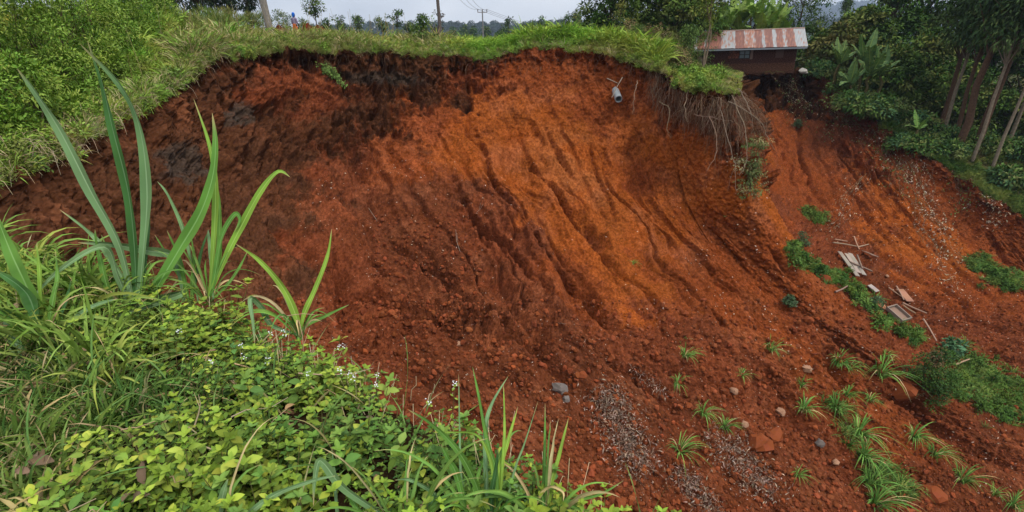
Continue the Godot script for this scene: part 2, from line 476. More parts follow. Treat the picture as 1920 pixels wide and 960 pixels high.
func build_scarp() -> void:
	var nc := COLS.size()
	var nr := 8
	var cp := []
	var ct := []
	for k in nc:
		var col := []
		var row := []
		var s: String = COLS[k][24]
		for r in nr:
			var p := P(COLS[k][r * 3], COLS[k][r * 3 + 1], COLS[k][r * 3 + 2])
			col.append(p)
			row.append(SOILS[s[r]])
		cp.append(col)
		ct.append(row)
	# samples along the columns and across them
	var vt := PackedFloat32Array()
	var per_row := [34, 46, 46, 62, 66, 74, 80]
	for r in nr - 1:
		for q in per_row[r]:
			vt.append(r + float(q) / per_row[r])
	vt.append(nr - 1.0001)
	var ut := PackedFloat32Array()
	for k in nc - 1:
		var m := 46
		if k == 0: m = 16
		elif k == 15 or k == 16: m = 22
		elif k == 17: m = 30
		elif k >= 18: m = 30
		if k == nc - 2: m = 14
		for q in m:
			ut.append(k + float(q) / m)
	ut.append(nc - 1.0001)
	gu = ut.size()
	gv = vt.size()
	# first down each control column
	var cols := []
	for k in nc:
		var a := PackedVector3Array()
		a.resize(gv)
		for j in gv:
			var r := int(vt[j])
			var f := vt[j] - r
			var p0: Vector3 = cp[k][maxi(r - 1, 0)]
			var p1: Vector3 = cp[k][r]
			var p2: Vector3 = cp[k][mini(r + 1, nr - 1)]
			var p3: Vector3 = cp[k][mini(r + 2, nr - 1)]
			a[j] = Vector3(cr(p0.x, p1.x, p2.x, p3.x, f), cr(p0.y, p1.y, p2.y, p3.y, f), cr(p0.z, p1.z, p2.z, p3.z, f))
		cols.append(a)
	var B := PackedVector3Array()
	B.resize(gu * gv)
	for q in gu:
		var k := int(ut[q])
		var f := ut[q] - k
		var a0: PackedVector3Array = cols[maxi(k - 1, 0)]
		var a1: PackedVector3Array = cols[k]
		var a2: PackedVector3Array = cols[mini(k + 1, nc - 1)]
		var a3: PackedVector3Array = cols[mini(k + 2, nc - 1)]
		if k == 17 or k == 16:
			a0 = a1
			a3 = a2
		var f2 := f * f
		var f3 := f2 * f
		var w0 := -0.5 * f + f2 - 0.5 * f3
		var w1 := 1.0 - 2.5 * f2 + 1.5 * f3
		var w2 := 0.5 * f + 2.0 * f2 - 1.5 * f3
		var w3 := -0.5 * f2 + 0.5 * f3
		for j in gv:
			B[q * gv + j] = a0[j] * w0 + a1[j] * w1 + a2[j] * w2 + a3[j] * w3
	# gullies cut by running water: photo points, width and depth in metres
	var carve := PackedFloat32Array()
	carve.resize(gu * gv)
	var lut := {}
	for q in gu:
		for j in gv:
			var pb := pix(B[q * gv + j])
			if pb.x > 500 and pb.x < 1980 and pb.y > 150 and pb.y < 1000 and (ut[q] < 15.5 or ut[q] > 17.5):
				lut[int(pb.x / 6.0) * 1000 + int(pb.y / 6.0)] = q * gv + j
	var rw := noise(130, 0.6, 2)
	for g in GULLIES:
		var ctrl := []
		for k in range(2, g.size()):
			var hit := -1
			for ring in 5:
				for dx in range(-ring, ring + 1):
					for dy in range(-ring, ring + 1):
						if hit < 0:
							hit = lut.get((int(g[k][0] / 6.0) + dx) * 1000 + int(g[k][1] / 6.0) + dy, -1)
			if hit >= 0:
				ctrl.append(Vector3(hit / gv, hit % gv, 0))
		if ctrl.size() < 2:
			continue
		var path := spline(ctrl, 90 * ctrl.size())
		for k in path.size():
			var cq := int(path[k].x)
			var cj := int(path[k].y)
			if cq < 1 or cq > gu - 2 or cj < 1 or cj > gv - 2:
				continue
			var ctr: Vector3 = B[cq * gv + cj].lerp(B[(cq + 1) * gv + cj], path[k].x - cq) + (B[cq * gv + cj + 1] - B[cq * gv + cj]) * (path[k].y - cj)
			var f := float(k) / path.size()
			var wd: float = g[0] * (0.7 + 0.5 * rw.get_noise_2d(k * 0.2, g[2][0]) + 0.3 * f)
			var dp: float = g[1] * sin(PI * clampf(f * 0.9 + 0.07, 0, 1)) * (0.8 + 0.7 * rw.get_noise_2d(k * 0.15, g[2][1]))
			var cell_w := maxf(B[cq * gv + cj].distance_to(B[(cq + 1) * gv + cj]), 0.01)
			var cell_h := maxf(B[cq * gv + cj].distance_to(B[cq * gv + cj + 1]), 0.01)
			var nq := mini(int(wd / cell_w) + 1, 14)
			var nj := mini(int(wd / cell_h) + 1, 14)
			for a in range(maxi(cq - nq, 0), mini(cq + nq + 1, gu)):
				for b in range(maxi(cj - nj, 0), mini(cj + nj + 1, gv)):
					var e := ctr.distance_to(B[a * gv + b]) / wd
					if e < 1.0:
						carve[a * gv + b] = maxf(carve[a * gv + b], dp * (1.0 - e))
	# arc lengths for flow-aligned noise
	var su := PackedFloat32Array()
	su.resize(gu)
	var jm := gv / 2
	for q in range(1, gu):
		su[q] = su[q - 1] + minf(B[q * gv + jm].distance_to(B[(q - 1) * gv + jm]), 0.2)
	var nb := noise(101, 0.42, 4)
	var nm := noise(102, 1.3, 4)
	var nf := noise(103, 4.5, 3)
	var nc1 := noise(104, 0.55, 4)
	var nc2 := noise(105, 2.6, 3)
	var nril := noise(106, 1.0, 3)
	var nwarp := noise(107, 0.35, 3)
	var ncl2 := noise(109, 5.5, 1, FastNoiseLite.TYPE_CELLULAR)
	ncl2.cellular_return_type = FastNoiseLite.RETURN_DISTANCE2_SUB
	var nbut := noise(110, 0.5, 2)
	var ncell := noise(108, 1.6, 2, FastNoiseLite.TYPE_CELLULAR)
	ncell.cellular_return_type = FastNoiseLite.RETURN_DISTANCE
	var greys := [[P(452, 214, 16.5), 0.9, 0.34], [P(425, 228, 15.8), 0.6, 0.3], [P(350, 305, 12.4), 0.9, 0.42], [P(700, 145, 20.6), 1.4, 0.22], [P(760, 152, 21), 0.9, 0.2]]
	var pink := [[P(700, 620, 13.6), 0.9], [P(640, 390, 17), 0.8], [P(800, 240, 20.6), 1.0], [P(780, 330, 19.6), 0.7], [P(590, 400, 16.3), 0.7]]
	GP.resize(gu * gv)
	GN.resize(gu * gv)
	var C := PackedColorArray()
	C.resize(gu * gv)
	for q in gu:
		var q0 := maxi(q - 1, 0)
		var q1 := mini(q + 1, gu - 1)
		var sv := 0.0
		for j in gv:
			var id := q * gv + j
			var p := B[id]
			if j > 0:
				sv += p.distance_to(B[id - 1])
			var du := B[q1 * gv + j] - B[q0 * gv + j]
			var dv := B[q * gv + mini(j + 1, gv - 1)] - B[q * gv + maxi(j - 1, 0)]
			var nn := dv.cross(du).normalized()
			if nn.z < -0.2 and nn.y < 0.0:
				nn = -nn
			# soil kind: control grid looked up with a wandering offset
			var w1 := nc1.get_noise_3dv(p)
			var w2 := nc2.get_noise_3dv(p)
			var uu := clampf(ut[q] + w1 * 0.9 + w2 * 0.25, 0.0, nc - 1.001)
			var vv := clampf(vt[j] + nc1.get_noise_3d(p.x + 50.0, p.y, p.z) * 0.7 + w2 * 0.3, 0.0, nr - 1.001)
			if vt[j] < 1.0:
				vv = clampf(vt[j] + w2 * 0.35, 0.0, 1.2)
			var k := int(uu)
			var r := int(vv)
			var fu := smoothstep(0.2, 0.8, uu - k)
			var fv := smoothstep(0.25, 0.75, vv - r)
			var s00: Array = ct[k][r]
			var s10: Array = ct[k + 1][r]
			var s01: Array = ct[k][r + 1]
			var s11: Array = ct[k + 1][r + 1]
			var a00 := (1.0 - fu) * (1.0 - fv)
			var a10 := fu * (1.0 - fv)
			var a01 := (1.0 - fu) * fv
			var a11 := fu * fv
			var cr_: float = s00[0] * a00 + s10[0] * a10 + s01[0] * a01 + s11[0] * a11
			var cg: float = s00[1] * a00 + s10[1] * a10 + s01[1] * a01 + s11[1] * a11
			var cb: float = s00[2] * a00 + s10[2] * a10 + s01[2] * a01 + s11[2] * a11
			var rough: float = s00[3] * a00 + s10[3] * a10 + s01[3] * a01 + s11[3] * a11
			if ut[q] < 7.0:
				rough *= lerpf(0.38, 1.0, smoothstep(2.6, 7.0, ut[q]))
			# relief
			var big := nb.get_noise_3dv(p)
			var mid := nm.get_noise_3d(p.x * 1.4, p.y * 0.5, p.z * 1.4)
			var crack := nm.get_noise_3d(su[q] * 0.95, sv * 0.28, 7.0)
			var flow := smoothstep(2.3, 3.2, vt[j]) * (0.25 if ut[q] > 17.5 else 1.0)
			crack = maxf(0.0, 1.0 - absf(crack) * 5.0) * (1.0 - flow)
			mid = lerpf(mid, nm.get_noise_2d(su[q] * 1.0 + 30.0, sv * 0.45) * 0.55, flow)
			var fine := nf.get_noise_3dv(p)
			var cell := ncell.get_noise_3d(p.x * 1.2, p.y * 0.8, p.z * 1.2)
			var disp := big * 0.6 * rough + mid * 0.62 * rough - crack * 0.34 * rough + fine * (0.03 + 0.16 * rough) + (cell + 0.6) * 0.16 * rough * rough * (1.0 - flow)
			# buttresses and broken ledges of the upper wall
			var wall := (1.0 - smoothstep(2.6, 3.6, vt[j])) * smoothstep(0.45, 0.75, rough)
			disp += nbut.get_noise_2d(su[q] * 1.1, sv * 0.22) * 0.85 * wall
			var led := vt[j] - (1.05 + w1 * 0.5)
			disp += wall * 0.32 * exp(-maxf(led, 0.0) * 5.0) * smoothstep(-0.04, 0.02, led)
			led = vt[j] - (2.15 + w1 * 0.7 + w2 * 0.2)
			disp += wall * 0.4 * exp(-maxf(led, 0.0) * 3.0) * smoothstep(-0.05, 0.03, led)
			disp += nbut.get_noise_2d(su[q] * 0.75 + 60.0, sv * 0.09) * 0.55 * flow * (0.35 if ut[q] > 13.0 and ut[q] < 17.5 else 1.0)
			var clod := ncl2.get_noise_3dv(p) + 1.0
			disp += clampf(clod, 0.0, 0.6) * (0.03 + 0.13 * rough)
			# rills run down the flow lines
			var wob := nwarp.get_noise_2d(su[q] * 0.5, sv * 0.7) * 0.75
			var rl := nril.get_noise_2d((su[q] + wob) * 0.55, sv * 0.05)
			var ridge := 1.0 - absf(rl) * 4.5
			var rill_w := smoothstep(1.4, 2.6, vt[j]) * (1.0 - 0.6 * smoothstep(5.2, 6.2, vt[j]))
			if ut[q] < 4.0:
				rill_w *= 0.3
			if ut[q] > 13.0 and ut[q] < 18.0:
				rill_w *= 0.35
			if ut[q] > 17.5:
				rough = maxf(rough, 0.78)
			var cut := maxf(0.0, ridge)
			disp -= cut * 0.28 * rill_w
			var rl2 := nril.get_noise_2d((su[q] + wob * 0.6) * 2.1 + 40.0, sv * 0.16)
			var cut2 := maxf(0.0, 1.0 - absf(rl2) * 4.0)
			disp -= cut2 * 0.06 * rill_w
			disp -= carve[id] * 1.6
			# the small step above the debris apron
			var pp := pix(p)
			if pp.x > 640.0 and pp.x < 1090.0 and pp.y > 470.0 and pp.y < 700.0:
				var yl := 628.0 + 16.0 * sin(pp.x * 0.021) + w1 * 26.0 + w2 * 14.0 - absf(pp.x - 840.0) * 0.03
				var e := smoothstep(640.0, 720.0, pp.x) * (1.0 - smoothstep(1010.0, 1085.0, pp.x))
				if pp.y < yl:
					disp += 0.55 * e * smoothstep(0.0, 9.0, yl - pp.y) * exp(-(yl - pp.y) / 55.0)
				else:
					disp -= 0.18 * e * exp(-(pp.y - yl) / 14.0)
			# keep the turf edge close to its line
			disp *= lerpf(0.35, 1.0, smoothstep(0.0, 0.5, vt[j]))
			if vt[j] < 0.5:
				var rad := Vector3(-p.x, 0, -p.z).normalized()
				nn = rad.lerp(nn, vt[j] / 0.5)
			p += nn * disp
			if vt[j] < 0.35:
				p.y += (w2 * 0.2 + w1 * 0.3) * (1.0 - vt[j] / 0.35)
			GP[id] = p
			# colour: grain and stains of the soil itself
			var tone := 1.0 + 0.36 * w2 + 0.2 * mid * rough + 0.3 * nf.get_noise_3dv(p * 2.3 + Vector3(3, 0, 0))
			var hue := 1.0 + 0.10 * w1
			var dust := clampf((nc1.get_noise_3d(p.x * 0.8 + 90.0, p.y * 0.8, p.z * 0.8) - 0.05) * 2.6 + w2 * 0.6, 0.0, 1.0) * 0.45 * (1.0 - rough)
			cr_ = lerpf(cr_, 0.44, dust); cg = lerpf(cg, 0.152, dust); cb = lerpf(cb, 0.07, dust)
			for gsp in greys:
				var dd: Vector3 = p - gsp[0]
				var e2: float = (dd.x * dd.x + dd.z * dd.z) / (gsp[1] * gsp[1]) + dd.y * dd.y / (gsp[2] * gsp[2])
				if e2 < 1.6 + w2 * 1.5:
					var gw := clampf((1.6 + w2 * 1.5 - e2) * 1.2, 0, 1) * 0.8
					cr_ = lerpf(cr_, 0.08, gw); cg = lerpf(cg, 0.064, gw); cb = lerpf(cb, 0.052, gw)
			for pk in pink:
				var dd2: float = p.distance_to(pk[0]) / pk[1]
				if dd2 < 1.3:
					var pw := clampf((1.1 + w2 - dd2) * 1.6, 0, 1) * 0.6
					cr_ = lerpf(cr_, 0.34, pw); cg = lerpf(cg, 0.1, pw); cb = lerpf(cb, 0.042, pw)
			C[id] = Color(cr_ * tone * hue, cg * tone, cb * tone / hue)
	# normals from the finished grid
	for q in gu:
		var qa := maxi(q - 1, 0)
		var qb := mini(q + 1, gu - 1)
		for j in gv:
			var du := GP[qb * gv + j] - GP[qa * gv + j]
			var dv := GP[q * gv + mini(j + 1, gv - 1)] - GP[q * gv + maxi(j - 1, 0)]
			GN[q * gv + j] = dv.cross(du).normalized()
			var id := q * gv + j
			var pp := pix(GP[id])
			if pp.x > -60 and pp.x < 1980 and pp.y > -20 and pp.y < 1000:
				var key := int(pp.x / BK + 100) * 4096 + int(pp.y / BK + 100)
				if not bucket.has(key) or pix(GP[bucket[key]]).z > pp.z:
					bucket[key] = id
	var I := PackedInt32Array()
	I.resize((gu - 1) * (gv - 1) * 6)
	var w := 0
	for q in gu - 1:
		for j in gv - 1:
			var a := q * gv + j
			I[w] = a; I[w + 1] = a + gv; I[w + 2] = a + 1
			I[w + 3] = a + 1; I[w + 4] = a + gv; I[w + 5] = a + gv + 1
			w += 6
	var arr := []
	arr.resize(Mesh.ARRAY_MAX)
	arr[Mesh.ARRAY_VERTEX] = GP
	arr[Mesh.ARRAY_NORMAL] = GN
	arr[Mesh.ARRAY_COLOR] = C
	arr[Mesh.ARRAY_INDEX] = I
	var me := ArrayMesh.new()
	me.add_surface_from_arrays(Mesh.PRIMITIVE_TRIANGLES, arr)
	me.surface_set_material(0, M["soil"])
	var o := solo("landslide_scarp", me, "bare red and orange soil face of the landslide with rills", "ground", Vector3.ZERO, "", "structure")
	o.name = "landslide_scarp"
	for q in gu:
		rim.append(GP[q * gv])
		rim_u.append(ut[q])

# nearest visible soil vertex at a photo pixel: [point, normal]
func soil(px: float, py: float) -> Array:
	for ring in 8:
		for dx in range(-ring, ring + 1):
			for dy in range(-ring, ring + 1):
				if maxi(absi(dx), absi(dy)) != ring:
					continue
				var key := int(px / BK + 100 + dx) * 4096 + int(py / BK + 100 + dy)
				if bucket.has(key):
					var id: int = bucket[key]
					return [GP[id], GN[id] if GN[id].y > -0.9 else -GN[id]]
	return [P(px, py, 15.0), Vector3.UP]

# ------------------------------------------------------------------ ground above the scarp
const OFFS := [0.0, 0.06, 0.15, 0.3, 0.5, 0.8, 1.2, 1.7, 2.3, 3.1, 4.2, 5.6, 7.5, 10.0, 13.5, 18.0, 24.0, 32.0, 43.0, 58.0, 80.0, 115.0, 170.0, 260.0, 420.0, 700.0]
var HP := []
var PL := PackedVector3Array()

func ground_h(x: float, z: float) -> float:
	var sw := 0.0
	var sy := 0.0
	for h: Vector3 in HP:
		var d := (h.x - x) * (h.x - x) + (h.z - z) * (h.z - z) + 0.5
		var w := 1.0 / (d * sqrt(d))
		sw += w
		sy += w * h.y
	return sy / sw

func build_plateau() -> void:
	for q in range(0, gu, 40):
		HP.append(rim[q])
	HP.append_array([P(250, 52, 21), P(120, 60, 17), P(-150, 120, 13), P(-400, 200, 11), Vector3(0, 1.25, -40), Vector3(-15, 1.5, -40), Vector3(-9, 1.35, -30), Vector3(4, 1.3, -30),
		Vector3(-40, 3.0, -30), Vector3(-30, 2.6, -20), Vector3(0, 1.0, -100), Vector3(8, 0.7, -40), Vector3(8, 0.5, -28), Vector3(11.5, -0.35, -29), Vector3(13.5, -0.7, -36), Vector3(9.8, 0.0, -24), Vector3(16, -0.75, -43.5), Vector3(21, -0.85, -43.5), Vector3(18.5, -0.7, -47),
		Vector3(25, -2.6, -44), Vector3(30, -5.5, -38), Vector3(42, -10, -38), Vector3(34, -6, -65), Vector3(62, -14, -60), Vector3(100, -20, -100),
		Vector3(-100, 3, -100), Vector3(0, -2, -320), Vector3(-200, 0, -300), Vector3(200, -22, -260), Vector3(60, -8, -160), Vector3(0, -8, -700), Vector3(400, -25, -600), Vector3(-400, -4, -600)])
	var no := OFFS.size()
	var nz := noise(120, 0.5, 4)
	var nz2 := noise(121, 0.25, 3)
	PL.resize(gu * no)
	var C := PackedColorArray()
	C.resize(gu * no)
	for q in gu:
		var r := rim[q]
		var dir := Vector3(r.x, 0, r.z).normalized()
		for j in no:
			var off: float = OFFS[j]
			if rim_u[q] > 15.1 and rim_u[q] < 17.95:
				off = minf(off, 0.25 + j * 0.004)
			var p: Vector3 = r + dir * off
			var f := smoothstep(0.0, 5.0, off)
			var y := lerpf(r.y, ground_h(p.x, p.z), f)
			y += smoothstep(0.0, 0.3, OFFS[j]) * 0.10 + nz.get_noise_2d(p.x, p.z) * 0.16 * smoothstep(0.1, 2.0, OFFS[j]) * (1.0 - smoothstep(40.0, 80.0, OFFS[j]))
			PL[q * no + j] = Vector3(p.x, y, p.z)
			var g := nz2.get_noise_2d(p.x, p.z)
			var col := Color(0.06, 0.075, 0.025).lerp(Color(0.13, 0.115, 0.05), clampf(0.5 + g, 0, 1))
			if OFFS[j] < 0.25:
				col = Color(0.06, 0.03, 0.02)
			C[q * no + j] = col
	var mb := MB.new()
	mb.v = PL
	mb.c = C
	mb.n.resize(gu * no)
	for q in gu:
		for j in no:
			var du := PL[mini(q + 1, gu - 1) * no + j] - PL[maxi(q - 1, 0) * no + j]
			var dv := PL[q * no + mini(j + 1, no - 1)] - PL[q * no + maxi(j - 1, 0)]
			var nn := du.cross(dv).normalized()
			mb.n[q * no + j] = nn if nn.y > 0 else -nn
	for q in gu - 1:
		for j in no - 1:
			var a := q * no + j
			mb.i.append_array([a, a + 1, a + no, a + 1, a + no + 1, a + no])
	solo("ground", mb.mesh(M["soil"]), "grassy ground above the scarp running back to the horizon", "ground", Vector3.ZERO, "", "structure")
	# valley below, out to the horizon
	var vb := MB.new()
	var nv := noise(125, 0.01, 3)
	for a in 24:
		for b in 24:
			var s := 130.0
			var p := Vector3((a - 12) * s, 0, (b - 18) * s)
			var f := func(x: float, z: float) -> Vector3: return Vector3(x, -28.0 + 3.0 * nv.get_noise_2d(x, z), z)
			vb.quad(f.call(p.x, p.z), f.call(p.x + s, p.z), f.call(p.x + s, p.z + s), f.call(p.x, p.z + s), Color(0.05, 0.07, 0.03))
	solo("valley_terrain", vb.mesh(M["soil"]), "low green valley floor beyond the hillside", "terrain", Vector3.ZERO, "", "structure")

# a point on the ground above the rim, from a column number and an offset behind the rim
func plateau(cu: float, off: float) -> Vector3:
	var no := OFFS.size()
	var q := 0
	var lo := 0
	var hi := gu - 1
	while hi - lo > 1:
		q = (lo + hi) / 2
		if rim_u[q] <= cu:
			lo = q
		else:
			hi = q
	var j := 0
	while j < no - 2 and OFFS[j + 1] < off:
		j += 1
	var f: float = (off - OFFS[j]) / (OFFS[j + 1] - OFFS[j])
	return PL[lo * no + j].lerp(PL[lo * no + j + 1], f)

# ground height under a world point (plateau only)
func on_ground(x: float, z: float) -> Vector3:
	return Vector3(x, ground_h(x, z) + 0.1, z)

# column number whose rim lies at a photo x
func col_at(px: float) -> float:
	var best := 0
	var bd := 1e9
	for q in gu:
		var d := absf(pix(rim[q]).x - px)
		if d < bd:
			bd = d
			best = q
	return rim_u[best]

# a point on the plateau seen in the direction px, at camera depth d
func plat_px(px: float, d: float) -> Vector3:
	var c := cos(TH)
	# horizontal ground point: iterate on height
	var p := P(px, 100.0, d)
	for k in 6:
		var y := ground_h(p.x, p.z) + 0.08
		var q := pix(Vector3(p.x, y, p.z))
		p = P(px, q.y, d)
		p.y = y
	return p

# ------------------------------------------------------------------ the near bank
var bank_edge := []
func build_bank() -> void:
	var e := [P(-700, 470, 5.6), P(-300, 480, 5.1), P(0, 500, 4.55), P(200, 550, 4.0), P(400, 625, 3.55), P(560, 695, 3.25), P(640, 742, 3.05), P(800, 812, 2.8), P(900, 865, 2.6), P(1050, 950, 2.4), P(1150, 1015, 2.25), Vector3(1.1, -0.3, -1.0), Vector3(1.5, -0.3, 0.2), Vector3(1.7, -0.2, 2.5), Vector3(2.0, 0.1, 6), Vector3(0, 0.3, 9), Vector3(-5, 0.3, 9), Vector3(-8, 0.2, 4), Vector3(-8, 0.1, -0.5)]
	bank_edge = spline(e, 150)
	var nz := noise(140, 1.1, 4)
	var mb := MB.new()
	var ctr := Vector3(-0.2, 0.0, 0.6)
	var rows := 22
	for q in bank_edge.size():
		var ed: Vector3 = bank_edge[q]
		var dir := (ed - ctr)
		dir.y = 0
		dir = dir.normalized()
		for j in rows:
			var t := float(j) / 15.0
			var p: Vector3
			if j <= 15:
				p = ctr.lerp(ed, t)
				p.y += nz.get_noise_2d(p.x, p.z) * 0.07 * t
			else:
				var k := j - 15
				p = ed + dir * [0.0, 0.06, 0.1, 0.05, 0.2, 0.6, 1.2][k] + Vector3.DOWN * [0.0, 0.15, 0.5, 1.2, 2.4, 4.2, 7.0][k]
				p += Vector3(nz.get_noise_3dv(p), nz.get_noise_3dv(p + Vector3(9, 0, 0)) * 0.3, nz.get_noise_3dv(p + Vector3(0, 0, 9))) * 0.15
			mb.v.append(p)
			mb.n.append(Vector3.UP if j <= 15 else dir)
			mb.c.append(Color(0.05, 0.032, 0.018) if j <= 15 else Color(0.15, 0.048, 0.026))
	for q in bank_edge.size() - 1:
		for j in rows - 1:
			var a := q * rows + j
			mb.i.append_array([a, a + 1, a + rows, a + 1, a + rows + 1, a + rows])
	solo("bank", mb.mesh(M["soil"]), "near earth bank on which the leafy ground cover grows", "ground", Vector3.ZERO, "", "structure")

func bank_at(x: float, z: float) -> float:
	# height of the near bank, from the direction and the share of the way to its edge
	var ctr := Vector3(-0.2, 0.0, 0.6)
	var a := atan2(x - ctr.x, -(z - ctr.z))
	var best := 0
	var bd := 9.0
	for q in bank_edge.size():
		var e: Vector3 = bank_edge[q]
		var d := absf(wrapf(atan2(e.x - ctr.x, -(e.z - ctr.z)) - a, -PI, PI))
		if d < bd:
			bd = d
			best = q
	var ed: Vector3 = bank_edge[best]
	var t := Vector2(x - ctr.x, z - ctr.z).length() / Vector2(ed.x - ctr.x, ed.z - ctr.z).length()
	return 99.0 if t > 1.02 else ctr.y + (ed.y - ctr.y) * t

# ------------------------------------------------------------------ vegetation makers
# a tuft of grass, one unit tall
func tuft(blades: int, spread: float, wide: float, droop: float, base: Color, tip: Color, mat: String, segs: int = 4) -> ArrayMesh:
	var mb := MB.new()
	for k in blades:
		var a := rnd(0, TAU)
		var out := Vector3(cos(a), 0, sin(a))
		var b := out * rnd(0, 0.16) * spread
		var l := rnd(0.55, 1.05)
		var lean := rnd(0.1, 1.0) * spread
		var dr := droop * rnd(0.4, 1.4)
		var pts := []
		for q in segs + 1:
			var f := float(q) / segs
			pts.append(b + out * (lean * f * 0.55 + dr * f * f * 0.5) * l + Vector3.UP * (l * (f - dr * f * f * f * 0.62)))
		var c := jit(base.lerp(tip, rng.randf()), 0.2)
		mb.blade(pts, wide * rnd(0.7, 1.2), (out + Vector3(rnd(-0.7, 0.7), 0.7, rnd(-0.7, 0.7))).normalized(), 0.35, c, Color(c.r * 1.2, c.g * 1.15, c.b * 1.2), c.lerp(Color(0.3, 0.24, 0.1), rnd(0.0, 0.7)), 0.25)
	return mb.mesh(M[mat])

# a leafy herb stem with opposite pairs of ovate leaves
func sprig(h: float, pairs: int, ll: float, cols: Array, flower: bool) -> ArrayMesh:
	var mb := MB.new()
	var lean := Vector3(rnd(-0.35, 0.35), 1, rnd(-0.35, 0.35)).normalized()
	var pts := []
	for q in pairs + 1:
		pts.append(lean * h * float(q) / pairs + rv() * 0.008)
	mb.tube(pts, 0.0022, 0.001, 4, Color(0.12, 0.11, 0.04))
	var a := rnd(0, TAU)
	for q in range(1, pairs + 1):
		a += 1.4 + rnd(-0.3, 0.3)
		var size := ll * lerpf(1.0, 0.55, float(q) / pairs) * rnd(0.75, 1.15)
		for s in 2:
			var out := Vector3(cos(a + s * PI), rnd(-0.15, 0.45), sin(a + s * PI)).normalized()
			var nrm := (Vector3.UP - out * out.y + rv() * 0.3).normalized()
			nrm = (nrm - out * nrm.dot(out)).normalized()
			mb.leaf6(pts[q] + out * 0.006, out, nrm, size, size * rnd(0.52, 0.68), rnd(0.1, 0.35), rnd(0.0, 0.35), jit(cols[rng.randi() % cols.size()], 0.16))
	# young leaves at the top
	for s in 4:
		var out := Vector3(cos(a + s * 1.57), 0.9, sin(a + s * 1.57)).normalized()
		var nrm := Vector3(-out.x, 0.5, -out.z).normalized()
		nrm = (nrm - out * nrm.dot(out)).normalized()
		mb.leaf6(pts[pairs], out, nrm, ll * 0.42, ll * 0.22, 0.3, 0.1, jit(cols[0], 0.1))
	if flower:
		for s in 9:
			var p: Vector3 = pts[pairs] + Vector3(rnd(-0.012, 0.012), rnd(0, 0.035), rnd(-0.012, 0.012))
			mb.leaf2(p, rv().normalized(), Vector3.UP, 0.009, 0.008, 0.3, Color(0.6, 0.62, 0.66))
	return mb.mesh(M["leaf"])

# trunk with limbs and a crown of leaf clumps: [trunk mesh, crown mesh]
# shape: 0 round, 1 cone, 2 tall irregular, 3 flat top, 4 bush down to the ground
func grow(h: float, tr: float, lo: float, rx: float, shape: int, clumps: int, per: int, ll: float, lw: float, cr_: float, droop: float, pal: Array, barkc: Color, lean: Vector3 = Vector3.ZERO, mat: String = "farleaf", stems: int = 1) -> Array:
	var tb := MB.new()
	var cb := MB.new()
	var trunks := []
	for s in stems:
		var off := Vector3.ZERO if stems == 1 else Vector3(rnd(-1, 1), 0, rnd(-1, 1)) * rx * 0.35
		var pts := []
		var top := h * (0.93 if shape != 4 else 0.75) * (1.0 if s == 0 else rnd(0.7, 0.95))
		for q in 9:
			var f := q / 8.0
			pts.append(off * (0.2 + f) + Vector3.UP * (top * f - 0.1) + lean * (f * f) * h + (rv() * tr * 0.7 if q > 0 else Vector3.ZERO))
		tb.tube(pts, tr, tr * 0.2, 7, barkc)
		trunks.append(pts)
	for k in clumps:
		var t := rng.randf()
		if shape == 1:
			t = pow(t, 1.5)
		var rad := 1.0
		match shape:
			0: rad = sqrt(maxf(0.05, 1.0 - pow(2.0 * t - 1.0, 2.0)))
			1: rad = 1.0 - t * 0.93
			2: rad = 0.55 + 0.45 * sin(t * 9.0 + k * 0.3)
			3: rad = 0.35 + 0.65 * smoothstep(0.2, 0.7, t)
			4: rad = sqrt(maxf(0.05, 1.0 - t * t))
		var a := rnd(0, TAU)
		var rr := sqrt(rng.randf()) * rad * rx
		var y := lerpf(lo, h, t)
		var c := Vector3(cos(a) * rr, y, sin(a) * rr) + lean * h * pow(y / h, 2.0)
		# limb from the trunk to the clump
		var tp: Array = trunks[rng.randi() % trunks.size()]
		var sy := clampf((y - rr * 0.6) / h, 0.08, 0.9)
		var st: Vector3 = tp[int(sy * 8)]
		if rr > 0.25 * rx and k % 2 == 0:
			tb.tube([st, st.lerp(c, 0.5) + Vector3.UP * rr * 0.12 + rv() * 0.06 * rr, c], tr * 0.3, tr * 0.07, 4, barkc)
		var pc: Color = jit(pal[rng.randi() % pal.size()], 0.18)
		var cs := cr_ * rnd(0.6, 1.25)
		for q in per:
			var o := rv()
			var p := c + Vector3(o.x, o.y * 0.62, o.z) * cs
			var dir := (o * 0.7 + rv() * 0.7 + Vector3.DOWN * droop).normalized()
			var nrm := (Vector3.UP * 0.8 + o * 0.6 + rv() * 0.6)
			nrm = (nrm - dir * nrm.dot(dir)).normalized()
			cb.leaf2(p, dir, nrm, ll * rnd(0.6, 1.3), lw * rnd(0.7, 1.2), 0.25, jit(pc, 0.16))
	return [tb.mesh(M["bark"]), cb.mesh(M[mat])]

func plant(called: String, label: String, category: String, at: Vector3, g: Array, group: String = "", sc: float = 1.0, turn: float = 0.0, wood: String = "trunk", leafy: String = "crown") -> Node3D:
	var o := thing(called, label, category, at, group)
	o.rotation.y = turn
	o.scale = Vector3.ONE * sc
	part(wood, g[0], o)
	part(leafy, g[1], o)
	return o

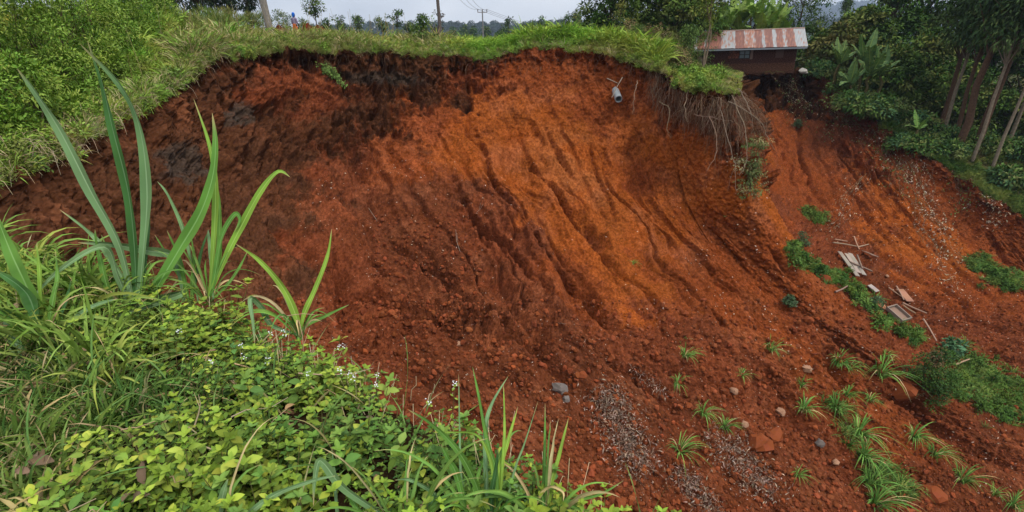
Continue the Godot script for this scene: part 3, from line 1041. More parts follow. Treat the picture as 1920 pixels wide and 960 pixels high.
# one banana leaf: arched, with a pale midrib and torn edges
func banana_leaf(l: float, w: float, up: float, col: Color) -> ArrayMesh:
	var mb := MB.new()
	var n := 13
	var pts := []
	for q in n + 1:
		var f := float(q) / n
		pts.append(Vector3(l * (f * (1.0 - up * 0.55) - 0.12 * f * f), l * (up * f - 0.55 * f * f * (1.1 - up * 0.55)), 0))
	for q in n:
		var f0 := float(q) / n
		var f1 := float(q + 1) / n
		var wa := w * 0.5 * sin(PI * pow(clampf(f0 * 0.9 + 0.08, 0, 1), 0.75))
		var wb := w * 0.5 * sin(PI * pow(clampf(f1 * 0.9 + 0.08, 0, 1), 0.75))
		for s in [-1.0, 1.0]:
			var sag := rnd(-0.25, 0.12)
			var c := jit(col, 0.14)
			var gap := 0.0 if rng.randf() < 0.55 else 0.25
			var a: Vector3 = pts[q]
			var b: Vector3 = pts[q + 1]
			var ea := a + Vector3(0.05 * l * f0, sag * wa, s * wa)
			var eb := b + Vector3(0.05 * l * f0, sag * wb, s * wb)
			mb.quad(a, b, ea.lerp(eb, 1.0 - gap), ea, c)
	return mb.mesh(M["leaf"])

func banana_rib(l: float, up: float) -> ArrayMesh:
	var mb := MB.new()
	var pts := []
	for q in 14:
		var f := q / 13.0
		pts.append(Vector3(l * (f * (1.0 - up * 0.55) - 0.12 * f * f), l * (up * f - 0.55 * f * f * (1.1 - up * 0.55)) - 0.004, 0))
	mb.tube(pts, 0.03, 0.008, 5, Color(0.25, 0.33, 0.09))
	return mb.mesh(M["leaf"])

func banana(label: String, at: Vector3, h: float, leaves: int, ll: float, group: String, col: Color) -> void:
	var o := thing("banana_plant", label, "banana plant", at, group)
	var tb := MB.new()
	var pts := []
	for q in 6:
		pts.append(Vector3(rnd(-0.03, 0.03) * q, h * q / 5.0 - 0.08, rnd(-0.03, 0.03) * q))
	tb.tube(pts, 0.13, 0.07, 8, Color(0.13, 0.11, 0.05))
	part("stem", tb.mesh(M["bark"]), o)
	var top: Vector3 = pts[5]
	for k in leaves:
		var bl := ll * rnd(0.75, 1.15)
		var bu := rnd(0.45, 1.15)
		var lf := part("leaf", banana_leaf(bl, ll * 0.27 * rnd(0.8, 1.15), bu, jit(col, 0.2)), o)
		part("midrib", banana_rib(bl, bu), lf)
		lf.position = top
		lf.rotation.y = TAU * k / leaves + rnd(-0.35, 0.35)

# a clump of broad grass growing on the slope, with arching blades
func slope_clump(h: float, blades: int, wide: float, flow: Vector3, base: Color, tip: Color) -> ArrayMesh:
	var mb := MB.new()
	for k in blades:
		var a := rnd(0, TAU)
		var out := (Vector3(cos(a), 0, sin(a)) + flow * 0.45)
		var b := Vector3(cos(a), 0, sin(a)) * rnd(0, 0.16) * h
		var l := h * rnd(0.3, 1.25)
		var d := rnd(0.3, 1.3)
		var pts := []
		for q in 7:
			var f := q / 6.0
			pts.append(b + out * (0.25 * f + 0.55 * d * f * f) * l + Vector3.UP * (l * (0.95 * f - 0.75 * d * f * f * f) - 0.03))
		var c := jit(base.lerp(tip, rng.randf()), 0.2)
		if rng.randf() < 0.07:
			c = jit(Color(0.34, 0.27, 0.13), 0.25)
		mb.blade(pts, wide * rnd(0.6, 1.2), (Vector3.UP + out * 0.2 + rv() * 0.4).normalized(), 0.35, c, Color(c.r * 1.3, c.g * 1.2, c.b * 1.3), c.lerp(Color(0.3, 0.25, 0.1), rnd(0, 0.5)), 0.3)
	return mb.mesh(M["blade"])

func rock_mesh(sd: int, squash: float, col: Color) -> ArrayMesh:
	var mb := MB.new()
	var f := noise(sd, 0.9, 2)
	var nu := 9
	var nv := 6
	var pt := func(a: int, b: int) -> Vector3:
		var th := PI * b / nv
		var ph := TAU * (a % nu) / nu
		var d := Vector3(sin(th) * cos(ph), cos(th), sin(th) * sin(ph))
		var r := 1.0 + 0.55 * f.get_noise_3dv(d * 1.3)
		var p := d * r
		# knock some flat faces off
		for cutn: Vector3 in [Vector3(0.6, 0.7, 0.3), Vector3(-0.7, 0.5, 0.4), Vector3(0.1, 0.4, -0.9), Vector3(0.8, -0.2, -0.5)]:
			var e := p.dot(cutn.normalized()) - 0.72
			if e > 0:
				p -= cutn.normalized() * e
		return Vector3(p.x, p.y * squash, p.z)
	for a in nu:
		for b in nv:
			var q := [pt.call(a, b), pt.call(a + 1, b), pt.call(a + 1, b + 1), pt.call(a, b + 1)]
			var c := Color(col.r, col.g, col.b) * (1.0 + 0.2 * f.get_noise_2d(a * 3.0, b * 3.0))
			if b > 0:
				mb.tri(q[0], q[1], q[2], c)
			if b < nv - 1:
				mb.tri(q[0], q[2], q[3], c)
	return mb.mesh(M["stone"])

# ------------------------------------------------------------------ grass and weeds above the rim
const G_BRIGHT := Color(0.19, 0.33, 0.05)
const G_YELLOW := Color(0.34, 0.33, 0.085)
const G_OLIVE := Color(0.17, 0.2, 0.055)
const G_DARK := Color(0.05, 0.095, 0.022)
const G_STRAW := Color(0.52, 0.43, 0.24)

func rim_vegetation() -> void:
	var W := Color(1, 1, 1)
	var fine := []
	var broad := []
	var straw := []
	for k in 4:
		fine.append(tuft(18, 1.0, 0.042, 0.6, Color(0.8, 0.85, 0.8), Color(1.1, 1.05, 0.9), "grass", 4))
		broad.append(tuft(18, 1.0, 0.055, 0.75, Color(0.8, 0.9, 0.8), Color(1.1, 1.05, 0.9), "grass", 5))
		straw.append(tuft(13, 1.2, 0.032, 0.5, Color(0.8, 0.8, 0.8), Color(1.1, 1.1, 1.1), "dry", 3))
	var fx := [[], [], [], []]
	var fc := [[], [], [], []]
	var bx := [[], [], [], []]
	var bc := [[], [], [], []]
	var sx := [[], [], [], []]
	var sc := [[], [], [], []]
	var nz := noise(301, 0.35, 3)
	var nz2 := noise(302, 1.2, 2)
	for k in 34000:
		var cu := rnd(0.4, 25.5)
		var off := pow(rng.randf(), 2.4) * 34.0
		if k % 3 == 0:
			off = rng.randf() * 1.8
		if cu > 18.0 and off > 9.0:
			continue
		if cu > 16.6 and cu < 20.7 and off < 12.0:
			continue
		if cu > 21.0 and rng.randf() < 0.55:
			continue
		if cu > 15.1 and cu < 18.0:
			off = minf(off, 0.25)
			if rng.randf() < 0.7:
				continue
		if cu > 13.3 and cu < 18.0 and off > 14.0 and rng.randf() < 0.6:
			continue
		var p := plateau(cu, off)
		var g := nz.get_noise_2d(p.x, p.z)
		var g2 := nz2.get_noise_2d(p.x, p.z)
		var h := 0.5
		var col := G_YELLOW
		var kind := 0
		if cu < 3.6:
			col = G_BRIGHT.lerp(G_YELLOW, clampf(0.4 + g * 1.4, 0, 1))
			h = 0.36 + 0.14 * g2 + 0.5 * smoothstep(3.0, 8.0, off)
			kind = 1 if rng.randf() < 0.4 else 0
			if off < 1.3 and rng.randf() < 0.5:
				kind = 2
		elif cu < 8.4:
			col = G_YELLOW.lerp(G_OLIVE, clampf(0.5 + g * 1.5, 0, 1)).lerp(G_STRAW, clampf(g2 * 0.8, 0, 0.5))
			h = lerpf(0.3, 0.72, smoothstep(0.0, 3.0, off)) * (1.0 + 0.7 * g) * (1.0 - 0.45 * smoothstep(6.0, 14.0, off))
			kind = 2 if rng.randf() < 0.3 else 0
			if rng.randf() < 0.2:
				kind = 1
				col = G_BRIGHT.lerp(G_OLIVE, 0.4)
		elif cu < 12.6:
			col = G_BRIGHT.lerp(G_YELLOW, clampf(0.2 + g * 1.3, 0, 0.7))
			h = lerpf(0.25, 0.62, smoothstep(0.0, 1.4, off)) * (1.0 + 0.3 * g2)
			if cu > 9.8:
				h *= 1.45
			kind = 1 if rng.randf() < 0.65 else 0
			if off < 0.4 and rng.randf() < 0.5:
				kind = 2
		elif cu < 16.7:
			col = G_BRIGHT.lerp(G_YELLOW, clampf(0.55 + g * 1.3, 0, 1))
			h = (0.19 + 0.12 * g2) * (1.0 - 0.4 * smoothstep(14.2, 15.0, cu))
			col = col.lerp(G_OLIVE, clampf(0.2 + g2, 0, 0.8))
			kind = 2 if rng.randf() < 0.26 else (1 if rng.randf() < 0.15 else 0)
		else:
			col = G_DARK.lerp(G_OLIVE, clampf(0.3 + g * 1.4 + g2 * 0.5, 0, 1))
			h = 0.4 + 0.15 * g2
			kind = 1 if rng.randf() < 0.6 else 0
		h *= rnd(0.6, 1.45)
		var tilt := Vector3(rnd(-0.3, 0.3), 1, rnd(-0.3, 0.3))
		if off < 0.3:
			# turf at the edge: short and torn, here and there hanging over
			var out := -Vector3(p.x, 0, p.z).normalized()
			h *= rnd(0.35, 0.85)
			if nz2.get_noise_2d(p.x * 2.0 + 40.0, p.z * 2.0) > 0.0:
				tilt += out * rnd(0.3, 1.6)
			elif rng.randf() < 0.6:
				continue
		var t := Transform3D(basis_up(tilt, rnd(0, TAU), Vector3(h, h, h) * Vector3(1.1, 1, 1.1)), p - Vector3(0, 0.03, 0))
		var v := rng.randi() % 4
		if kind == 0:
			fx[v].append(t); fc[v].append(jit(col, 0.32))
		elif kind == 1:
			bx[v].append(t); bc[v].append(jit(col, 0.3))
		else:
			sx[v].append(t); sc[v].append(jit(G_STRAW.lerp(col, rnd(0, 0.4)), 0.2))
	var lab := ["fine green and yellow grass along the top of the scarp", "broad bladed green grass along the top of the scarp", "dry straw coloured grass hanging at the scarp edge"]
	for v in 4:
		many("grass", fine[v], fx[v], fc[v], lab[0], "grass")
		many("broad_grass", broad[v], bx[v], bc[v], lab[1], "grass")
		many("dry_grass", straw[v], sx[v], sc[v], lab[2], "dry grass")
	# leafy weeds in the turf
	for v in 3:
		var wm := grow(0.8, 0.015, 0.02, 0.6, 4, 22, 12, 0.2, 0.1, 0.22, 0.1, [Color(0.8, 0.9, 0.8), Color(1.1, 1.05, 0.9)], Color(0.8, 0.7, 0.5), Vector3.ZERO, "grass", 3)
		var wx := []
		var wc := []
		for k in 420:
			var cu := rnd(0.8, 14.3)
			if k % 4 == 0:
				cu = rnd(20.8, 25.0)
			var off := pow(rng.randf(), 1.6) * 5.0
			var p := plateau(cu, off)
			var h := rnd(0.2, 0.5) * (0.7 if off < 0.5 else 1.0)
			wx.append(Transform3D(basis_up(Vector3.UP + rv() * 0.4, rnd(0, TAU), Vector3(h, h, h)), p - Vector3(0, 0.04, 0)))
			wc.append(jit(G_OLIVE.lerp(G_BRIGHT, rnd(0, 0.8)) if cu < 17.0 else G_DARK.lerp(G_OLIVE, rng.randf()), 0.3))
		many("turf_weeds", wm[1], wx, wc, "low leafy weeds in the turf along the scarp edge", "weeds")
	# flowering grass stalks rising over the horizon
	var st := MB.new()
	for k in 70:
		var cu := rnd(5.2, 8.2) if k < 50 else rnd(2.5, 5.0)
		var p := plateau(cu, rnd(1.0, 9.0))
		var h := rnd(0.7, 1.7)
		var lean := Vector3(rnd(-0.2, 0.2), 0, rnd(-0.2, 0.2)) * h
		st.tube([p, p + Vector3.UP * h * 0.5 + lean * 0.3, p + Vector3.UP * h + lean], 0.007, 0.004, 4, jit(Color(0.25, 0.2, 0.1), 0.2))
	var o := solo("grass_stalk", st.mesh(M["dry"]), "thin dry flowering stalks standing above the rim grass", "grass", Vector3.ZERO, "", "stuff")
	o.name = "grass_stalks"

# ------------------------------------------------------------------ roots
func root_pts(a: Vector3, l: float, out: Vector3, curl: float, n: int = 9) -> Array:
	var pts := [a]
	var d := (out + Vector3.DOWN * 0.25).normalized()
	var p := a
	for k in n:
		d = (d + Vector3.DOWN * 0.35 + rv() * curl).normalized()
		p += d * l / n
		pts.append(p)
	return pts

func roots() -> void:
	var fine := MB.new()
	var ci := 0
	for k in 1500:
		var cu := rnd(12.3, 16.2) if k < 1050 else rnd(3.5, 12.5)
		var q := 0
		while q < gu - 1 and rim_u[q] < cu:
			q += 1
		var j := rng.randi_range(3, 26)
		var id := q * gv + j
		var nn := GN[id]
		var out := Vector3(-GP[id].x * 0.4, 0, -GP[id].z).normalized()
		if cu > 15.0:
			out = Vector3(0.75, 0, 0.6).normalized()
		var l := rnd(0.3, 1.5) * (1.0 if k < 1050 else 0.45)
		if cu > 14.4 and cu < 16.1 and k < 1050:
			l *= 1.7
		var col := jit(Color(0.17, 0.085, 0.05).lerp(Color(0.34, 0.24, 0.17), pow(rng.randf(), 2.0)), 0.2)
		if k < 1050 and k % 22 == 0:
			var mb := MB.new()
			var pts := root_pts(Vector3.ZERO, l * 1.25, out * rnd(0.4, 1.2), 0.5, 14)
			var r := rnd(0.007, 0.016)
			mb.tube(pts, r, r * 0.35, 5, col)
			if rng.randf() < 0.6:
				mb.tube(root_pts(pts[5], l * 0.5, rv(), 0.4, 6), r * 0.5, r * 0.2, 4, col)
			solo("root", mb.mesh(M["bark"]), "pale brown root hanging from the overhanging turf of the spur", "root", GP[id] - out * 0.08, "roots hanging from the spur")
		else:
			fine.tube(root_pts(GP[id] - out * 0.05, l, out * rnd(0.2, 1.0) + rv() * 0.4, 0.55, 8), rnd(0.004, 0.009), 0.002, 3, col)
	solo("fine_roots", fine.mesh(M["bark"]), "fringe of fine brown rootlets hanging below the turf edge", "roots", Vector3.ZERO, "", "stuff")
	# long bent roots of the spur, as they show against the far slope
	var long := [[[1366, 190, 17.1], [1420, 222, 16.9], [1440, 262, 16.9], [1452, 280, 17.0]], [[1385, 165, 17.2], [1405, 205, 17.0], [1412, 240, 17.0]], [[1372, 180, 17.1], [1398, 240, 16.9], [1400, 300, 16.9], [1385, 330, 16.9]],
		[[1345, 190, 17.3], [1366, 260, 17.0], [1378, 310, 16.9], [1380, 360, 16.9]], [[1330, 215, 17.4], [1345, 275, 17.1], [1325, 320, 17.0]], [[1300, 215, 17.7], [1378, 228, 17.0]],
		[[1236, 190, 18.8], [1256, 206, 18.5], [1250, 240, 18.4], [1257, 258, 18.3]], [[1195, 150, 20.0], [1190, 180, 19.8], [1186, 215, 19.8]], [[1290, 170, 18.0], [1284, 200, 17.8], [1288, 228, 17.7]]]
	for c in long:
		var ctrl := []
		for e in c:
			ctrl.append(P(e[0], e[1], e[2]))
		var a: Vector3 = ctrl[0]
		var pts := []
		for e: Vector3 in spline(ctrl, 14):
			pts.append(e - a + rv() * 0.035)
		var mb := MB.new()
		var rcol := jit(Color(0.3, 0.21, 0.15), 0.2)
		mb.tube(pts, 0.016, 0.006, 6, rcol)
		for m in 4:
			mb.tube(root_pts(pts[rng.randi_range(2, 12)], rnd(0.3, 0.8), rv(), 0.5, 6), 0.006, 0.002, 4, rcol)
		solo("root", mb.mesh(M["bark"]), "pale brown root hanging from the overhanging turf of the spur", "root", a, "roots hanging from the spur")

# ------------------------------------------------------------------ things on the slope
const MARKS := [[1164, 812, "near the long heap of dead brush"], [1395, 876, "near the grey mat of dead leaves"], [1738, 710, "beside the dark slope bush"], [1285, 650, "on the smooth orange slope"], [1450, 650, "alone on the clod strewn slope"], [1610, 850, "in the thick green row on the slope"], [1510, 760, "at the upper end of the green row"], [1740, 830, "below the dark slope bush"], [1870, 930, "at the lowest corner of the slope"], [1490, 890, "between the mat and the green row"], [1300, 770, "above the grey mat of dead leaves"], [1580, 690, "upslope of the thick green row"]]
func near(px: float, py: float) -> String:
	var best := ""
	var bd := 1e9
	for m in MARKS:
		var d := Vector2(px - m[0], py - m[1]).length()
		if d < bd:
			bd = d
			best = m[2]
	return best

func slope_things() -> void:
	# grass clumps rooted in the debris; photo x, y of the root, width in photo pixels
	var cl := [[1284, 668, 52], [1442, 655, 52], [1288, 632, 20], [1572, 682, 66], [1651, 700, 80], [1390, 706, 34], [1268, 722, 44], [1316, 776, 52], [1358, 803, 50], [1271, 845, 66], [1508, 772, 62], [1566, 768, 60],
		[1606, 815, 80], [1616, 862, 80], [1630, 905, 74], [1644, 945, 90], [1626, 752, 44], [1712, 822, 64], [1752, 852, 62], [1802, 902, 70], [1897, 948, 60], [1500, 720, 40], [1499, 890, 40], [1188, 490, 26], [1660, 668, 40], [1590, 690, 40], [1690, 905, 50], [1860, 925, 40], [1356, 408, 18], [1588, 742, 50]]
	var names := {}
	for e in cl:
		var s := soil(e[0], e[1])
		var p: Vector3 = s[0]
		var d := pix(p).z
		var w: float = e[2] / 960.0 * d
		var flow := Vector3(0.8, 0, 0.5)
		var h: float = w * 0.72
		var n_bl := int(clampf(e[2] * 0.9, 18, 70))
		var me := slope_clump(h, n_bl, maxf(0.011, 0.03 * h + 0.006), flow, Color(0.04, 0.11, 0.022), Color(0.13, 0.25, 0.05))
		var lab: String = ("large" if e[2] > 68 else ("medium sized" if e[2] > 46 else "small")) + " arching grass clump " + near(e[0], e[1])
		if e[2] < 30:
			lab = "tiny tuft of grass on the bare orange slope"
		solo("grass_clump", me, lab, "grass clump", p, "grass clumps on the red slope" if e[2] >= 30 else "tiny grass tufts on the slope")
	# sparse green strips in the gully below the house
	var weeds := []
	for k in 3:
		weeds.append(tuft(18, 1.3, 0.07, 0.8, Color(0.8, 0.9, 0.8), Color(1.1, 1.05, 0.9), "grass", 4))
	var xs := [[], [], []]
	var cs := [[], [], []]
	var strips := [[1505, 395, 1545, 412, 10, 40], [1500, 490, 1560, 520, 12, 70], [1560, 510, 1640, 575, 12, 70], [1650, 600, 1720, 635, 11, 60], [1800, 690, 1915, 770, 34, 300], [1790, 660, 1830, 690, 16, 60], [1820, 480, 1850, 500, 14, 60], [1860, 515, 1915, 535, 14, 130], [1660, 880, 1700, 930, 16, 60], [1560, 740, 1640, 900, 16, 70], [1480, 460, 1500, 490, 8, 20]]
	for e in strips:
		for k in e[5]:
			var f := rng.randf()
			var px: float = lerpf(e[0], e[2], f) + rng.randfn() * e[4] * 0.8
			var py: float = lerpf(e[1], e[3], f) + rng.randfn() * e[4] * 0.55
			var s := soil(px, py)
			if pix(s[0]).distance_to(Vector3(px, py, pix(s[0]).z)) > 22:
				continue
			var h := 0.1 + 0.32 * pow(rng.randf(), 2.0)
			var v := rng.randi() % 3
			xs[v].append(Transform3D(basis_up(Vector3.UP + s[1] * 0.5 + rv() * 0.3, rnd(0, TAU), Vector3(h * 1.3, h, h * 1.3)), s[0]))
			cs[v].append(jit(Color(0.05, 0.115, 0.025).lerp(Color(0.16, 0.21, 0.06), rng.randf()), 0.35))
	for v in 3:
		many("gully_weeds", weeds[v], xs[v], cs[v], "low green weeds growing in strips on the red slope", "weeds")
	var lw := grow(0.8, 0.012, 0.02, 0.6, 4, 20, 12, 0.22, 0.12, 0.22, 0.1, [Color(0.8, 0.9, 0.8), Color(1.1, 1.05, 0.9)], Color(0.8, 0.7, 0.5), Vector3.ZERO, "farleaf", 3)
	var lx := []
	var lc := []
	for e in strips:
		if e[4] == 16:
			continue
		for k in e[5] / 3:
			var f := rng.randf()
			var s := soil(lerpf(e[0], e[2], f) + rng.randfn() * e[4] * 0.9, lerpf(e[1], e[3], f) + rng.randfn() * e[4] * 0.6)
			var h := rnd(0.15, 0.5)
			lx.append(Transform3D(basis_up(Vector3.UP + rv() * 0.4, rnd(0, TAU), Vector3(h, h, h)), s[0]))
			lc.append(jit(Color(0.045, 0.09, 0.024).lerp(Color(0.11, 0.17, 0.04), rng.randf()), 0.3))
	many("gully_herbs", lw[1], lx, lc, "leafy herbs among the weed strips on the red slope", "weeds")
	# trailing vines and dead creepers over the far rim
	var vb := MB.new()
	for e in [[1560, 170, 1590, 235], [1600, 215, 1650, 290], [1640, 240, 1690, 330], [1690, 290, 1720, 400], [1700, 300, 1745, 420], [1715, 300, 1770, 440], [1660, 270, 1672, 350], [1610, 330, 1560, 440], [1580, 190, 1555, 260], [1740, 400, 1800, 500], [1720, 420, 1790, 540], [1800, 330, 1812, 400], [1850, 370, 1870, 420], [1480, 150, 1500, 240], [1470, 150, 1520, 210]]:
		for m in 7:
			for k in 20:
				var f := rng.randf()
				var mid := soil(lerpf(e[0], e[2], f) + rng.randfn() * 13.0 + 9.0 * sin(f * 9.0 + e[0]), lerpf(e[1], e[3], f) + rng.randfn() * 7.0)
				var dir := (rv() + Vector3.DOWN * 0.4).normalized()
				var nrm := (Vector3.UP + rv() * 0.7)
				nrm = (nrm - dir * nrm.dot(dir)).normalized()
				var dead: bool = e[3] > 400 or rng.randf() < 0.3
				vb.leaf2(mid[0] + mid[1] * rnd(0.02, 0.14), dir, nrm, rnd(0.08, 0.2), rnd(0.04, 0.08), 0.3, jit(Color(0.34, 0.27, 0.2) if dead else Color(0.09, 0.14, 0.045), 0.3))
			var pts := []
			var sx := rnd(-14, 14)
			for k in 9:
				var f := k / 8.0 * rnd(0.9, 1.0)
				var sp := soil(lerpf(e[0], e[2], f) + sx + rng.randfn() * 5.0 + 9.0 * sin(f * 9.0 + e[0]), lerpf(e[1], e[3], f) + rng.randfn() * 4.0)
				pts.append(sp[0] + sp[1] * rnd(0.01, 0.06))
			vb.tube(pts, 0.009, 0.004, 3, jit(Color(0.16, 0.1, 0.06), 0.3))
	solo("trailing_vines", vb.mesh(M["farleaf"]), "trailing vines and dead creepers hanging over the far scarp rim", "vines", Vector3.ZERO, "", "stuff")
	# bushes on the slope
	var spot := soil(1738, 735)
	plant("slope_bush", "dense dark green and brownish bush standing on the red slope", "bush", spot[0] - Vector3(0, 0.1, 0), grow(1.75, 0.04, 0.05, 0.72, 4, 80, 70, 0.075, 0.045, 0.24, 0.1, [Color(0.045, 0.085, 0.022), Color(0.06, 0.11, 0.03), Color(0.11, 0.08, 0.04), Color(0.04, 0.075, 0.03)], Color(0.12, 0.08, 0.05), Vector3.ZERO, "farleaf", 4), "", 1.0, 0.0, "stems", "foliage")
	spot = soil(1780, 668)
	plant("broadleaf_weed", "blue green broad leaved weed above the dark slope bush", "weed", spot[0], grow(0.7, 0.02, 0.1, 0.5, 4, 16, 26, 0.2, 0.11, 0.16, 0.1, [Color(0.06, 0.12, 0.06), Color(0.08, 0.15, 0.07)], Color(0.1, 0.1, 0.05), Vector3.ZERO, "farleaf", 3), "", 1.0, 0.0, "stems", "foliage")
	for e in [[1503, 456, 0.32, "small round grey green bush on the slope above the planks"], [1498, 236, 0.3, "small blue green weed clinging to the scarp under the house"], [1478, 570, 0.2, "little weed on the slope left of the broken boards"], [1640, 575, 0.3, "leafy weed beside the fallen wooden tray"]]:
		spot = soil(e[0], e[1])
		plant("small_bush", e[3], "bush", spot[0], grow(e[2] * 1.7, 0.012, 0.02, e[2], 4, 26, 30, 0.07, 0.04, e[2] * 0.4, 0.0, [Color(0.06, 0.1, 0.05), Color(0.08, 0.12, 0.06)], Color(0.1, 0.08, 0.05), Vector3.ZERO, "farleaf", 3), "", 1.0, 0.0, "stems", "foliage")
	# green bush and dry brush hanging on the nose of the spur
	var nb := grow(1.9, 0.03, 0.0, 0.5, 2, 46, 60, 0.09, 0.035, 0.26, 0.5, [Color(0.09, 0.13, 0.045), Color(0.14, 0.15, 0.06), Color(0.2, 0.17, 0.09)], Color(0.2, 0.14, 0.09), Vector3.ZERO, "farleaf", 3)
	plant("hanging_bush", "straggly olive bush clinging to the nose of the root covered spur", "bush", soil(1404, 345)[0] - Vector3(0.0, 0.3, 0), nb, "", 1.0, 0.0, "stems", "foliage")
	# the leafy plant hanging from the rim on the brown cliff
	var hp := soil(622, 118)
	var hb := MB.new()
	var hs := MB.new()
	for k in 34:
		var f := rng.randf()
		var c := Vector3(-0.35 + f * 0.75, -0.1 - f * 0.42 - rnd(0, 0.3) * f, 0.3) + rv() * 0.17
		hs.tube([Vector3(-0.35, 0.15, -0.05), c * 0.5 + Vector3(-0.1, 0.1, 0.08), c], 0.008, 0.003, 4, Color(0.14, 0.1, 0.05))
		for q in 16:
			var dir := (rv() + Vector3.DOWN * 0.5).normalized()
			var nrm := (Vector3(0, 0.8, 0.5) + rv() * 0.6)
			nrm = (nrm - dir * nrm.dot(dir)).normalized()
			hb.leaf2(c + rv() * 0.12, dir, nrm, rnd(0.07, 0.13), 0.05, 0.25, jit(Color(0.12, 0.19, 0.05), 0.25))
	var ho := thing("hanging_plant", "light green leafy plant hanging from the dark rim of the scarp", "plant", hp[0])
	part("stems", hs.mesh(M["bark"]), ho)
	part("foliage", hb.mesh(M["farleaf"]), ho)
	# grey heaps of dead leafy brush on the slope
	for e in [[1130, 735, 1205, 880, 50, 2600, "long grey brown heap of dead leafy brush on the lower slope"], [1345, 815, 1440, 925, 48, 1500, "grey brown mat of dead leaves between grass clumps on the slope"], [1270, 880, 1340, 960, 32, 900, "grey strip of dead leaves below the single grass clump"], [1190, 690, 1250, 745, 16, 200, "thin scatter of dead leaves above the brush heap"]]:
		var mb := MB.new()
		var o0: Vector3 = soil((e[0] + e[2]) * 0.5, (e[1] + e[3]) * 0.5)[0]
		for k in e[5]:
			var f := rng.randf()
			var px: float = lerpf(e[0], e[2], f) + rng.randfn() * e[4] * 0.42
			var py: float = lerpf(e[1], e[3], f) + rng.randfn() * e[4] * 0.3
			var s := soil(px, py)
			var p: Vector3 = s[0] + s[1] * (rng.randfn() * 0.05 + 0.02) - o0
			var dir := rv().normalized()
			var nrm := (Vector3.UP + rv()).normalized()
			nrm = (nrm - dir * nrm.dot(dir)).normalized()
			mb.leaf2(p, dir, nrm, 0.03 + 0.13 * pow(rng.randf(), 1.6), rnd(0.012, 0.04), 0.6, jit(Color(0.36, 0.27, 0.215).lerp(Color(0.16, 0.085, 0.055), rng.randf()), 0.28))
			if k % 5 == 0:
				mb.tube([p, p + rv() * 0.12 + Vector3.UP * 0.04, p + rv() * 0.22], 0.004, 0.002, 3, Color(0.22, 0.16, 0.12))
		solo("dead_brush", mb.mesh(M["dry"]), e[6], "dead brush", o0, "heaps of dead brush")
	# pale litter: flakes of dry leaves and husks strewn over the debris
	var flake := MB.new()
	flake.leaf2(Vector3(-0.5, 0, 0), Vector3.RIGHT, Vector3.UP, 1.0, 0.45, 0.35, Color(1, 1, 1))
	var fm := flake.mesh(M["dry"])
	var fx := []
	var fc := []
	var nl := noise(411, 0.012, 3)
	for k in 9000:
		var px := rnd(560, 1920)
		var py := rnd(300, 960)
		var wgt := 0.10 + clampf(nl.get_noise_2d(px, py) * 1.4, 0, 1)
		if py > 600:
			wgt += 0.2
		if px > 1560 and absf((py - 380) - (px - 1600) * 1.05) < 90:
			wgt += 0.8
		if px > 1680 and px < 1860 and absf((py - 400) - (px - 1720) * 1.1) < 60:
			wgt += 0.8
		if px > 960 and px < 1280 and py < 560:
			wgt *= 0.12
		if rng.randf() > wgt:
			continue
		var s := soil(px, py)
		var d := pix(s[0]).z
		var sz := rnd(0.02, 0.05) * (1.0 if d < 16 else 1.7)
		fx.append(Transform3D(basis_up(s[1] + rv() * 0.8, rnd(0, TAU), Vector3(sz, sz, sz)), s[0] + s[1] * 0.012))
		fc.append(jit(Color(0.5, 0.4, 0.33).lerp(Color(0.26, 0.17, 0.12), rng.randf()), 0.2))
	many("leaf_litter", fm, fx, fc, "pale flakes of dry leaf litter strewn over the red debris", "leaf litter")
	# clods and pebbles
	for v in 3:
		var rm := rock_mesh(500 + v, 0.75, Color(1, 1, 1))
		var rx := []
		var rc := []
		for k in 5200:
			var px := rnd(520, 1920)
			var py := 960.0 - 400.0 * pow(rng.randf(), 1.3)
			if k % 7 == 0:
				py = rnd(400, 620)
				px = rnd(700, 900) if k % 14 == 0 else rnd(1500, 1920)
			var s := soil(px, py)
			var sz := 0.014 + 0.075 * pow(rng.randf(), 4.0)
			rx.append(Transform3D(basis_up(s[1] + rv() * 0.7, rnd(0, TAU), Vector3(sz * rnd(0.7, 1.3), sz, sz * rnd(0.7, 1.3))), s[0] + s[1] * sz * 0.25))
			rc.append(jit(Color(0.2, 0.055, 0.022).lerp(Color(0.11, 0.032, 0.014), rng.randf()), 0.25))
		many("clods", rm, rx, rc, "small red clods and pebbles strewn over the debris slope", "clods")
	# larger stones, each a thing
	var st := [[1240, 372, 0, 0], [1053, 727, 15, 1], [1063, 745, 10, 1], [1094, 700, 9, 0], [1105, 762, 13, 0], [986, 788, 8, 0], [1397, 799, 8, 2], [1461, 772, 9, 2], [1510, 693, 9, 2], [1375, 730, 8, 2], [1422, 830, 24, 0], [1450, 815, 20, 0], [1568, 868, 8, 2], [1690, 733, 22, 0], [1745, 925, 22, 0], [1390, 812, 9, 0], [1542, 830, 10, 1], [1050, 815, 9, 0], [1190, 775, 10, 0], [1290, 765, 9, 0], [1205, 640, 7, 0], [860, 640, 6, 2], [870, 660, 6, 0], [1282, 585, 9, 0], [1270, 575, 7, 0], [1660, 516, 4, 2], [1545, 522, 12, 0], [1515, 600, 9, 0], [1630, 855, 10, 0], [1160, 940, 12, 0], [1100, 905, 9, 0], [930, 738, 7, 0], [1345, 640, 7, 0], [1375, 655, 7, 0], [1420, 700, 8, 0], [1335, 730, 7, 0]]
	var cols := [Color(0.16, 0.045, 0.019), Color(0.13, 0.11, 0.1), Color(0.27, 0.15, 0.095)]
	var labs := ["red brown earth clod lying on the debris slope", "dark grey stone lying on the debris slope", "pale tan stone lying on the debris slope"]
	var gr := ["red clods on the slope", "grey stones on the slope", "tan stones on the slope"]
